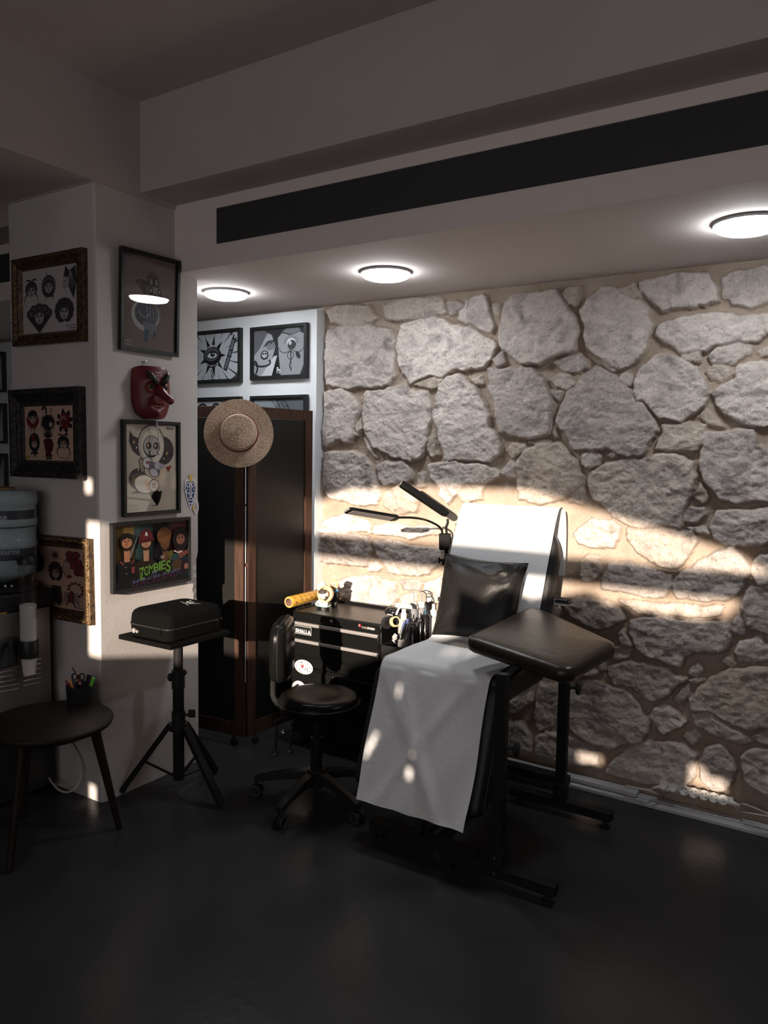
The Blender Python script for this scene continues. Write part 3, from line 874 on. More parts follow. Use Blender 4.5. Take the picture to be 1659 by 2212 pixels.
def draw_fox(a):
    L = (120, 112, 110)
    D = (44, 38, 38)
    a.poly([(.20, .72), (.30, .745), (.45, .74), (.46, .64), (.40, .58), (.33, .62)], D)
    a.poly([(.24, .715), (.33, .725), (.36, .66), (.33, .64)], (64, 50, 50))
    a.poly([(.54, .77), (.60, .80), (.62, .74)], D)
    a.ell(.54, .70, .13, .15, (70, 60, 58))
    a.poly([(.42, .73), (.66, .73), (.66, .70), (.42, .69)], D)
    for x in (.52, .62):
        a.ell(x, .745, .05, .055, D)
        a.ell(x, .74, .025, .035, (110, 108, 108))
    a.ell(.60, .63, .13, .06, (104, 96, 92))
    for x in (.52, .68):
        a.ell(x, .64, .045, .045, D)
        a.ell(x, .645, .018, .02, (120, 120, 120))
    a.ell(.60, .60, .03, .02, K)
    a.line([(.20, .72), (.30, .75), (.45, .745)], .008, L)
    a.line([(.20, .72), (.32, .63), (.44, .55)], .008, L)
    a.ell(.68, .53, .05, .045, (52, 66, 100))
    a.ell(.42, .37, .26, .17, (150, 148, 150))
    a.ell(.44, .39, .22, .14, (72, 74, 82))
    for k in range(5):
        a.line([(.44 + .06 * k, .47), (.46 + .06 * k, .32)], .012, (128, 130, 136))
    a.curve(.40, .42, .10, .07, 180, 340, .012, (150, 150, 150))
    a.poly([(.38, .30), (.62, .30), (.64, .22), (.54, .17), (.40, .19)], (100, 102, 110))
    a.poly([(.40, .22), (.50, .22), (.48, .15), (.47, .095), (.43, .07), (.39, .10)], (56, 72, 92))
    a.poly([(.57, .22), (.62, .21), (.61, .15), (.585, .13), (.565, .16)], (56, 66, 80))
    a.line([(.38, .3), (.40, .2), (.38, .1), (.43, .065), (.48, .095), (.50, .2)], .008, L)
    a.text('Nicola', .11, .075, .10, .025, (150, 148, 148))
    a.text('Noscow', .11, .040, .12, .022, (150, 148, 148))

def draw_skull(a):
    D = (50, 46, 46)
    C = (206, 196, 178)
    a.poly([(.10, .92), (.16, .86), (.28, .83), (.30, .65), (.24, .64), (.14, .70), (.08, .80)], D)
    a.ell(.72, .70, .22, .165, D)
    a.ell(.24, .38, .17, .12, D)
    a.poly([(.10, .22), (.35, .30), (.62, .22), (.52, .14), (.60, .06), (.66, .12), (.70, .22)], D)
    for x, y in ((.17, .79), (.80, .67), (.17, .37)):
        a.poly([(x - .03, y), (x - .006, y + .006), (x, y + .03), (x + .006, y + .006), (x + .03, y), (x + .006, y - .006), (x, y - .03), (x - .006, y - .006)], (214, 164, 92))
    for x, y in ((.22, .73), (.74, .61), (.25, .48)):
        a.ell(x, y, .010, .010, W_, n=8)
    a.ell(.50, .76, .265, .235, (30, 30, 30)); a.ell(.50, .76, .25, .222, (168, 160, 148)); a.ell(.52, .745, .21, .19, (196, 188, 172))
    a.ell(.50, .745, .165, .125, K); a.ell(.50, .75, .15, .112, (160, 155, 150))
    a.poly([(.45, .70), (.62, .70), (.66, .755), (.60, .645), (.45, .64)], K)
    a.poly([(.48, .70), (.60, .70), (.60, .65), (.48, .65)], (200, 196, 190))
    for x in (.51, .54, .57):
        a.line([(x, .70), (x + .01, .65)], .008, K)
    for x in (.445, .585):
        a.ell(x, .755, .05, .04, K); a.ell(x - .012, .757, .014, .022, (214, 170, 120), n=10)
    a.poly([(.25, .60), (.33, .62), (.37, .46), (.30, .45)], K); a.poly([(.265, .595), (.32, .61), (.355, .465), (.305, .46)], (150, 138, 120))
    a.ell(.42, .56, .10, .07, K); a.ell(.42, .56, .088, .062, (190, 186, 190)); a.poly([(.38, .57), (.42, .54), (.45, .585), (.41, .575)], (120, 26, 36))
    a.poly([(.44, .58), (.62, .56), (.70, .50), (.62, .40), (.46, .44)], (96, 90, 94))
    a.ell(.61, .53, .055, .05, (170, 168, 176)); a.ell(.69, .51, .055, .045, (150, 150, 158))
    a.ell(.54, .45, .10, .05, K, rot=-25); a.ell(.54, .45, .088, .042, (176, 174, 182), rot=-25)
    a.poly([(.66, .48), (.78, .51), (.74, .41), (.66, .38)], (196, 176, 150)); a.poly([(.78, .51), (.90, .53), (.83, .45)], (130, 50, 44))
    a.ell(.36, .32, .20, .11, K, rot=-12); a.ell(.36, .32, .188, .10, (214, 206, 196), rot=-12); a.ell(.54, .30, .10, .075, K); a.ell(.54, .30, .088, .066, (204, 194, 186)); a.poly([(.36, .36), (.42, .38), (.46, .24), (.40, .25)], (214, 180, 160))
    for y in (.315, .285):
        for x in (.52, .55):
            a.line([(x - .01, y - .008), (x + .01, y + .008)], .006, K); a.line([(x - .01, y + .008), (x + .01, y - .008)], .006, K)
    a.curve(.52, .24, .16, .17, 0, -110, .03, K, taper=True)
    a.text('Miquel', .86, .955, .13, .03, K)
    a.text('Nicola', .13, .085, .14, .03, (150, 140, 126)); a.text('Noscow', .14, .045, .18, .025, (150, 140, 126))

def draw_bill(a):
    a.dim = .74
    cols = [((150, 118, 62), 0, .26), ((58, 84, 86), .26, .51), ((30, 26, 38), .51, .75), ((92, 34, 34), .75, 1)]
    for c, x0, x1 in cols:
        a.poly([(x0, .3), (x1, .3), (x1, 1), (x0, 1)], c)
    for i in range(11):
        for j in range(14):
            a.ell(.015 + .024 * i, .40 + .043 * j, .007, .007, (60, 50, 40), n=6)
    for i in range(10):
        for j in range(9):
            a.ell(.28 + .024 * i, .36 + .043 * j, .006, .006, (34, 52, 56), n=6)
    def bust(x, y, s, skin, hair, coat, hat=None, beard=True):
        a.poly([(x - .15 * s, -.0), (x - .16 * s, y - .36 * s), (x - .06 * s, y - .24 * s), (x + .06 * s, y - .24 * s), (x + .15 * s, y - .36 * s), (x + .16 * s, 0)], coat)
        a.poly([(x - .035 * s, y - .30 * s), (x + .035 * s, y - .30 * s), (x + .04 * s, y - .1 * s), (x - .04 * s, y - .1 * s)], skin)
        a.ell(x, y + .05 * s, .088 * s, .105 * s, hair)
        a.ell(x, y - .03 * s, .07 * s, .098 * s, hair if beard else skin)
        a.ell(x, y + .0 * s, .066 * s, .08 * s, skin)
        for e in (-.026, .026):
            a.ell(x + e * s, y + .03 * s, .014 * s, .010 * s, (24, 18, 18), n=8); a.line([(x + e * s - .018 * s, y + .065 * s), (x + e * s + .018 * s, y + .07 * s)], .009 * s, hair)
        a.line([(x, y + .03 * s), (x - .008 * s, y - .04 * s), (x + .008 * s, y - .04 * s)], .008 * s, (96, 56, 42))
        a.ell(x, y - .085 * s, .022 * s, .014 * s, (120, 58, 50), n=8)
        if hat:
            a.ell(x, y + .13 * s, .075 * s, .10 * s, hat); a.poly([(x - .07 * s, y + .18 * s), (x + .07 * s, y + .18 * s), (x + .10 * s, y + .06 * s), (x - .10 * s, y + .06 * s)], hat)
    bust(.15, .72, 1.0, (186, 128, 98), (22, 18, 18), (20, 21, 24))
    a.line([(.06, .44), (.11, .38)], .012, (150, 70, 66)); a.line([(.24, .44), (.20, .38)], .012, (150, 70, 66)); a.text('I', .225, .285, .035, .10, (140, 60, 62))
    for x, y in ((.13, .34), (.14, .24), (.16, .14)):
        a.ell(x, y, .006, .006, W_, n=8)
    bust(.40, .69, .98, (178, 132, 108), (40, 28, 24), (40, 27, 22), (92, 26, 34))
    a.poly([(.385, .80), (.395, .865), (.41, .865), (.42, .80), (.41, .80), (.4, .83), (.395, .80)], W_)
    a.poly([(.30, .69), (.50, .71), (.515, .76), (.29, .74)], (74, 20, 28))
    bust(.66, .64, 1.0, (96, 62, 44), (20, 16, 15), (30, 28, 28), None)
    a.ell(.645, .78, .10, .14, (112, 72, 40)); a.poly([(.55, .72), (.76, .79), (.74, .83), (.55, .78)], (96, 60, 34)); a.text('GB', .62, .43, .05, .05, (190, 180, 160))
    a.poly([(.68, .50), (.76, .52), (.80, .38), (.72, .36)], (92, 84, 34))
    bust(.88, .66, .95, (126, 86, 72), (18, 14, 16), (26, 40, 52), None, False)
    a.ell(.88, .70, .115, .20, (18, 14, 16)); a.ell(.88, .69, .062, .09, (126, 86, 72))
    for e in (-.024, .024):
        a.ell(.88 + e, .715, .013, .012, (20, 14, 14), n=8)
    a.ell(.88, .63, .018, .013, (130, 50, 56), n=8); a.line([(.78, .51), (.84, .47), (.90, .48)], .012, W_)
    a.poly([(.78, .42), (.98, .50), (.99, .43), (.80, .34)], (120, 66, 56)); a.ell(.80, .40, .06, .06, (40, 66, 72))
    a.ell(.83, .26, .08, .10, (72, 54, 34)); a.ell(.93, .22, .05, .12, (36, 22, 24)); a.ell(.96, .22, .03, .05, (150, 104, 90))
    a.poly([(0, 0), (1, 0), (1, .05), (.7, .16), (.3, .22), (0, .12)], (24, 23, 25))
    for ch, x, hh, yy in zip('ZOMBIES', (.335, .40, .465, .53, .578, .63, .70), (.20, .15, .145, .14, .14, .145, .185), (.205, .24, .265, .275, .285, .295, .265)):
        wd = .068 if ch not in 'I' else .022
        a.text(ch, x, yy - .008, wd + .016, hh + .02, (28, 40, 22), slope=.10); a.text(ch, x, yy, wd, hh, (104, 150, 62), slope=.10)
    for x, l in ((.31, .10), (.34, .16), (.40, .06), (.47, .05), (.52, .07), (.60, .06), (.66, .05), (.72, .10)):
        a.line([(x, .25), (x, .25 - l)], .010, (96, 140, 58), True)
    a.text('IN', .50, .20, .06, .05, (120, 130, 160), slope=.1, skew=.25)
    a.text('SPACELAND', .515, .085, .66, .10, (70, 36, 62), slope=.10, skew=.3); a.text('SPACELAND', .53, .135, .655, .045, (90, 98, 130), slope=.10, skew=.3)
    a.text('00', .62, .045, .09, .06, (52, 46, 44))

RY, RN = UY, UX
# frames on the right-hand face of the pillar (plane x = XC)
tl = math.radians(1.9)
black_frame('framed_print', 'black frame with grey horned-creature print and ceiling lamp mirrored in its glass', (XC + .002, 2.262, 2.026), Vector((.035, 1, 0)).normalized(), Vector((math.sin(tl), 0, math.cos(tl))), Vector((math.cos(tl), -.035, -math.sin(tl))).normalized(), .323, .444, 'prints on the right face of the pillar', draw=draw_fox, bg=(98, 86, 84))
black_frame('framed_print', 'black frame with beige skull astronaut print below the red mask', (XC + .001, 2.272, 1.284), UY, UZ, UX, .332, .436, 'prints on the right face of the pillar', draw=draw_skull, bg=(176, 164, 150))
black_frame('framed_poster', 'wide black framed film poster of four people with green dripping title', (XC + .001, 2.207, .944), UY, UZ, UX, .460, .317, 'prints on the right face of the pillar', draw=draw_bill, bg=(28, 26, 30))

# old carved frames on the left face (plane y = YC, facing -y)
def old_frame(label, o, w, h, mat, mat2, bg, draw, prof, rot=0, orn=1, name='ornate_picture'):
    o = Vector(o)
    cr, sr = math.cos(rot), math.sin(rot)
    u, v, n = Vector((cr, 0, sr)), Vector((-sr, 0, cr)), Vector((0, -1, 0))
    t = T(name, label, 'picture', o + u * w / 2 + v * h / 2, 'carved frames on the left face of the pillar')
    b = MB()
    ring(b, o, u, v, n, w, h, prof)
    b.build('frame', [mat], t, ang=25)
    fw_ = prof[-1][0]
    a = Art(o + u * fw_ + v * fw_ + n * .008, u, v, n, w - 2 * fw_, h - 2 * fw_, bg)
    draw(a)
    a.build('print', t)
    # carving: leaf lumps marching round the outer moulding
    b = MB()
    R = random.Random(5)
    band = prof[2][0] * .55 + .004
    hk = prof[2][1]
    for (p0, d, L_) in ((o + v * band, u, w), (o + v * (h - band), u, w), (o + u * band, v, h), (o + u * (w - band), v, h)):
        k = int(L_ / .013)
        q = n.cross(d)
        for i in range(k):
            c = p0 + d * ((i + .5) * L_ / k) + n * (hk - .002) + q * (.010 * orn * (R.random() - .5))
            s_ = .0075 * (.7 + .6 * R.random())
            an = (i % 2 * 2 - 1) * .8 + R.random() * .4
            dd, qq = d * math.cos(an) + q * math.sin(an), q * math.cos(an) - d * math.sin(an)
            b.ball(c, s_ * .5, s_ * 1.25, .0035, 6, Matrix((qq, dd, n)).transposed(), 4)
    b.build('carving', mat2, t, ang=180)
    return t

def flash_a(a):
    S = (150, 144, 146); H = (54, 52, 56)
    lady(a, .16, .66, .18, H, S, 0); lady(a, .48, .69, .18, H, S, 1); lady(a, .85, .71, .21, H, S, 2)
    lady(a, .31, .24, .21, H, S, 3); lady(a, .76, .27, .20, H, S, 4)
    a.text('Milena Lardi', .88, .075, .17, .018, (60, 56, 58)); a.text('Tattoo', .9, .035, .11, .022, (44, 42, 44))
def flash_b(a):
    S = (160, 140, 128); H = (34, 32, 36)
    lady(a, .17, .76, .16, H, S, 6)
    a.ell(.49, .70, .13, .14, H)
    for k in range(26):
        an = k * 2.4
        a.line([(.49 + .08 * math.cos(an), .70 + .09 * math.sin(an)), (.49 + .17 * math.cos(an), .69 + .20 * math.sin(an))], .022, H, True)
    a.curve(.42, .92, .04, .06, -60, 180, .03, H); a.curve(.56, .92, .03, .03, 0, 300, .008, H); a.ell(.55, .66, .035, .05, S, n=10)
    for k in range(8):
        an = k * PI / 4 + .2
        a.poly([(.83, .70), (.83 + .15 * math.cos(an - .25), .72 + .17 * math.sin(an - .25)), (.83 + .17 * math.cos(an), .72 + .24 * math.sin(an)), (.83 + .15 * math.cos(an + .25), .72 + .17 * math.sin(an + .25))], H)
    a.ell(.83, .72, .11, .15, (88, 28, 34))
    for k in range(4):
        a.curve(.83, .72, .03 + .02 * k, .04 + .025 * k, 40 * k, 120 + 40 * k, .010, (150, 120, 116))
    lady(a, .20, .30, .155, H, S, 5)
    a.poly([(.40, .36), (.42, .40), (.56, .40), (.60, .30), (.58, .20), (.54, .14), (.54, .04), (.44, .04), (.44, .14)], (70, 24, 28))
    a.poly([(.43, .11), (.57, .11), (.55, .02), (.45, .02)], H); a.curve(.50, .08, .05, .03, 200, 340, .008, S)
    for k in range(9):
        an = math.radians(20 + k * 17.5)
        a.line([(.49, .42), (.49 + .12 * math.cos(an), .42 + .16 * math.sin(an))], .03, H, True)
    lady(a, .80, .29, .18, H, S, 0)
    a.ell(.06, .055, .035, .032, (150, 128, 56)); a.text('Milena Lardi', .84, .055, .20, .018, (60, 52, 50)); a.text('Tattoo', .86, .02, .12, .018, (50, 44, 42))
def flash_c(a):
    S = (146, 122, 108); H = (50, 38, 38); RD = (104, 42, 46)
    a.ell(.10, .72, .12, .17, (58, 30, 32)); a.ell(.12, .74, .07, .10, H)
    lady(a, .44, .56, .17, H, S, 4, RD)
    for k in range(10):
        an = k * .63
        a.line([(.44, .86), (.44 + .12 * math.cos(an), .88 + .12 * math.sin(an))], .02, H, True)
    a.poly([(.36, .36), (.54, .36), (.56, .12), (.50, .02), (.42, .10)], H)
    for p in ((.80, .84), (.88, .78), (.72, .80), (.92, .70), (.78, .72), (.86, .62), (.94, .62), (.72, .90), (.84, .90)):
        a.ell(p[0], p[1], .075, .06, H, n=14); a.ell(p[0], p[1], .06, .048, RD, n=14)
    a.poly([(.62, .80), (.60, .70), (.57, .65), (.61, .62), (.63, .54), (.74, .55), (.72, .76)], S); a.line([(.62, .8), (.60, .7), (.57, .65), (.61, .62), (.63, .54)], .010, H)
    a.poly([(.63, .54), (.68, .50), (.76, .53), (.74, .57)], RD)
    for k in range(9):
        an = math.radians(-60 + k * 30)
        a.ell(.82 + .13 * math.cos(an), .33 + .11 * math.sin(an), .026, .024, H, n=10); a.ell(.82 + .13 * math.cos(an), .33 + .11 * math.sin(an), .018, .016, RD, n=10)
    a.ell(.73, .21, .045, .10, H, rot=-18); a.ell(.73, .21, .036, .088, RD, rot=-18)
    for k in range(4):
        for sg in (-1, 1):
            a.line([(.73 + sg * .03, .25 - .03 * k), (.73 + sg * .11, .27 - .045 * k), (.73 + sg * .17, .20 - .055 * k)], .016, H, taper=True)
    for sg in (-1, 1):
        a.line([(.72 + sg * .03, .13), (.72 + sg * .09, .07), (.72 + sg * .05, .02)], .028, H, taper=True)
    a.text('Milena Lardi', .9, .045, .2, .018, (60, 46, 44))
old_frame('brown gilt carved frame with five grey tattoo-flash women, uppermost on the left face', (-3.427, YC, 2.055), .515, .392, GOLD, GOLD, (172, 165, 165), flash_a, [(0, .001), (0, .030), (.016, .034), (.030, .024), (.042, .026), (.050, .014), (.054, .008)], math.radians(-.6))
old_frame('black carved frame with six red and black tattoo-flash motifs, second on the left face', (-3.452, YC, 1.452), .52, .402, PEWTER, PEWTER, (182, 154, 136), flash_b, [(0, .001), (0, .040), (.022, .044), (.042, .030), (.050, .030), (.060, .020), (.070, .018), (.078, .008)], math.radians(.3))
old_frame('gilded carved frame with rose woman and scorpion flash, partly behind the water cooler', (-3.38, YC, .803), .492, .382, GOLD, GILT, (168, 138, 120), flash_c, [(0, .001), (0, .026), (.018, .032), (.034, .022), (.044, .022), (.052, .008)], math.radians(1.0), name='gilt_picture')

# ------------------------------------------------- white picture wall
def draw_mace(a):
    a.poly([(0, 0), (1, 0), (1, 1), (0, 1)], (186, 190, 196))
    R = random.Random(2)
    for k in range(20):
        an = k * .314 + .1
        a.poly([(.42 + .30 * math.cos(an), .5 + .36 * math.sin(an)), (.42 + .62 * math.cos(an - .02), .5 + .8 * math.sin(an - .02)), (.42 + .62 * math.cos(an + .03), .5 + .8 * math.sin(an + .03))], (40, 42, 48))
    a.poly([(.82, 0), (1, 0), (1, .22), (.92, .08)], (60, 62, 70))
    for k in range(9):
        an = k * .7
        a.poly([(.42 + .16 * math.cos(an - .22), .52 + .24 * math.sin(an - .22)), (.42 + .30 * math.cos(an), .52 + .46 * math.sin(an)), (.42 + .16 * math.cos(an + .22), .52 + .24 * math.sin(an + .22))], K)
    a.ell(.42, .52, .20, .20, (34, 35, 40)); a.ell(.40, .56, .165, .15, (84, 86, 94)); a.ell(.42, .54, .12, .085, K); a.ell(.42, .53, .105, .06, (200, 203, 208)); a.ell(.43, .55, .05, .05, K); a.ell(.44, .57, .016, .014, W_)
    a.curve(.42, .40, .14, .10, 200, 340, .03, (150, 152, 160)); a.curve(.42, .36, .10, .08, 200, 340, .02, K)
    for k in range(3):
        a.ell(.42, .20 - .1 * k, .030, .045, K, n=12); a.ell(.42, .20 - .1 * k, .014, .026, (186, 190, 196), n=10)
    a.line([(.70, .20), (.80, .52), (.90, .86)], .085, K); a.line([(.705, .23), (.80, .52), (.89, .83)], .05, (110, 112, 120)); a.line([(.76, .5), (.84, .48)], .02, K); a.line([(.80, .62), (.88, .6)], .02, K)
    for k in range(3):
        a.line([(.86 + .04 * k, .99 - .06 * k), (.84 + .04 * k, .93 - .06 * k)], .03, K)
def draw_body(a):
    a.poly([(0, 0), (1, 0), (1, 1), (0, 1)], (44, 45, 48))
    a.poly([(0, .1), (.14, 0), (.36, .35), (.44, .62), (.36, .88), (.28, .92), (.12, .60), (0, .45)], (150, 152, 156))
    a.poly([(0, .45), (.12, .6), (.28, .92), (.20, 1), (0, 1)], (92, 94, 98))
    a.poly([(.14, 0), (.36, 0), (.47, .44), (.40, .42)], (186, 188, 192)); a.poly([(.36, 0), (.50, 0), (.48, .44)], K)
    a.poly([(.48, .80), (.56, .90), (.72, .84), (.90, .90), (1, .84), (1, .30), (.90, 0), (.54, 0), (.50, .45)], (140, 142, 146)); a.poly([(.56, .92), (.66, 1), (.86, 1), (.92, .92), (.74, .86)], (112, 114, 118))
    a.curve(.62, .62, .12, .14, 190, 350, .02, (96, 98, 102)); a.curve(.86, .62, .12, .14, 190, 350, .02, (96, 98, 102)); a.line([(.74, .5), (.74, .1)], .014, (100, 102, 106))
    a.ell(.22, .46, .08, .10, (40, 41, 44)); a.ell(.22, .47, .055, .07, (170, 172, 176)); a.ell(.20, .49, .018, .02, K); a.ell(.245, .49, .018, .02, K)
    for k in range(6):
        a.curve(.24 + .02 * k, .56, .05 + .015 * k, .10 + .02 * k, 0, 140, .012, (34, 35, 38))
    a.curve(.18, .30, .16, .08, 150, 400, .03, (46, 47, 50)); a.curve(.40, .62, .06, .14, -60, 150, .025, (46, 47, 50)); a.curve(.02, .2, .06, .14, -60, 90, .03, K)
    for k in range(9):
        an = math.radians(10 + 20 * k)
        a.line([(.74 + .10 * math.cos(an), .66 + .13 * math.sin(an)), (.74 + .15 * math.cos(an), .66 + .20 * math.sin(an))], .008, (60, 62, 66))
    a.ell(.74, .68, .085, .10, (196, 198, 200)); a.ell(.75, .64, .08, .10, (60, 61, 64)); a.ell(.72, .68, .03, .045, (176, 178, 182)); a.line([(.73, .55), (.74, .36), (.71, .2), (.75, .1)], .02, (52, 53, 56)); a.curve(.73, .42, .06, .08, 0, 360, .012, (52, 53, 56)); a.ell(.87, .42, .035, .09, (50, 51, 54), rot=35)
    a.text('Pn', .50, .12, .07, .13, W_)
def draw_back(a):
    a.poly([(0, 0), (1, 0), (1, 1), (0, 1)], (96, 102, 108)); a.poly([(0, .3), (.5, .4), (.45, 1), (0, 1)], (140, 146, 152))
    for k in range(4):
        a.curve(.30 + .08 * k, .72, .16, .26, -30, 130, .02, K, taper=True)
    a.ell(.66, .84, .016, .016, K, n=10); a.ell(.84, .60, .012, .012, K, n=10)
def draw_sheet(a):
    a.poly([(0, 0), (1, 0), (1, 1), (0, 1)], (196, 199, 204))
    for x in (.2, .5, .8):
        a.ell(x, .78, .12, .16, K); a.ell(x, .78, .09, .12, (130, 133, 140)); a.curve(x, .8, .06, .06, 0, 300, .012, K); a.ell(x, .30, .12, .16, K); a.ell(x, .32, .08, .10, (150, 152, 158))
def draw_leaf(a):
    a.poly([(0, 0), (1, 0), (1, 1), (0, 1)], (190, 194, 200))
    R = random.Random(8)
    for k in range(12):
        a.curve(.70 + .04 * k, .2 + .05 * k, .25, .5, 60 + 8 * k, 170 + 5 * k, .03, K, taper=True)
PN = Vector((0, -1, 0))
grp = 'black framed prints on the white picture wall'
yp = 3.54
for nm, x0, z0, w, h, d, lab in (
    ('framed_print', -3.735, 2.004, .425, .325, draw_mace, 'black framed print of a spiked eyeball mace, half hidden by the pillar'),
    ('framed_photo', -3.228, 2.010, .430, .312, draw_body, 'black framed monochrome photo of a tattooed arm and chest on the white wall'),
    ('framed_print', -3.735, 1.600, .425, .316, draw_sheet, 'black framed flash print whose top edge shows above the straw hat, left one'),
    ('framed_photo', -3.228, 1.600, .430, .315, draw_back, 'black framed photo of tattooed skin showing just above the folding screen'),
    ('framed_print', -6.225, 2.010, .42, .312, draw_leaf, 'uppermost of three framed prints at the left edge of the photo'),
    ('framed_print', -6.225, 1.608, .42, .315, draw_leaf, 'middle of three framed prints at the left edge of the photo'),
    ('framed_print', -6.225, 1.215, .42, .315, draw_leaf, 'lowest of three framed prints at the left edge, just above the water bottle')):
    black_frame(nm, lab, (x0, yp, z0), UX, UZ, PN, w, h, grp, fw_=.018, deep=.03, draw=d)

# ------------------------------------------------ paper cut-outs by the arris
xx = XC + .004
t = T('paper_cutout', 'blue and white heart-shaped face sticker taped to the pillar edge', 'sticker', (xx, 2.69, 1.36))
a = Art((xx, 2.645, 1.293), UY, UZ, UX, .080, .155)
hs = lambda s, oy=0: [(.5 + .5 * s * math.copysign(abs(math.sin(q)) ** 1.1, math.sin(q)), .52 + oy + s * (.40 * math.cos(q) + (.10 if abs(math.sin(q)) > .3 and math.cos(q) > 0 else 0) - .10 * (abs(math.sin(q)) < .2 and math.cos(q) > 0))) for q in [i * 2 * PI / 28 for i in range(28)]]
heart = [(.5, 0), (.2, .34), (.02, .66), (.05, .90), (.22, 1), (.40, .96), (.5, .86), (.60, .96), (.78, 1), (.95, .90), (.98, .66), (.8, .34)]
a.poly(heart, (222, 222, 224))
inn = lambda s: [(.5 + (x - .5) * s, .55 + (y - .55) * s) for x, y in heart]
NB = (58, 70, 112)
a.poly(inn(.84), NB)
for e in (-1, 1):
    a.curve(.5 + e * .2, .80, .11, .07, 0, 360, .05, W_); a.line([(.5 + e * .06, .85), (.5 + e * .06, .5)], .05, W_); a.curve(.5 + e * .24, .60, .10, .06, 20, 300, .05, W_); a.ell(.5 + e * .16, .62, .06, .06, NB); a.curve(.5 + e * .18, .44, .14, .10, 90, 90 + e * 120, .05, W_)
a.curve(.5, .36, .16, .05, 180, 360, .05, W_); a.curve(.5, .36, .16, .05, 0, 180, .04, W_); a.curve(.5, .24, .10, .04, 180, 360, .04, W_)
o = a.build('face_print', t)
a = Art((xx + .0006, 2.675, 1.435), UY, UZ, UX, .024, .034); a.poly([(0, 0), (1, .05), (.95, 1), (.05, .95)], (206, 178, 112)); a.build('tape', t)
t = T('paper_cutout', 'small white oval paper sticker below the heart-shaped face', 'sticker', (xx, 2.72, 1.305))
a = Art((xx, 2.703, 1.268), UY, UZ, UX, .036, .075); a.ell(.5, .5, .5, .5, (214, 212, 212)); a.ell(.5, .5, .42, .42, (196, 194, 196)); a.line([(.35, .75), (.35, .4), (.5, .35), (.6, .75), (.7, .4)], .08, (120, 120, 126)); a.build('oval_print', t)
a = Art((xx + .0006, 2.697, 1.29), UY, UZ, UX, .014, .026); a.poly([(0, 0), (1, .05), (.95, 1), (.05, .95)], (206, 178, 112)); a.build('tape', t)

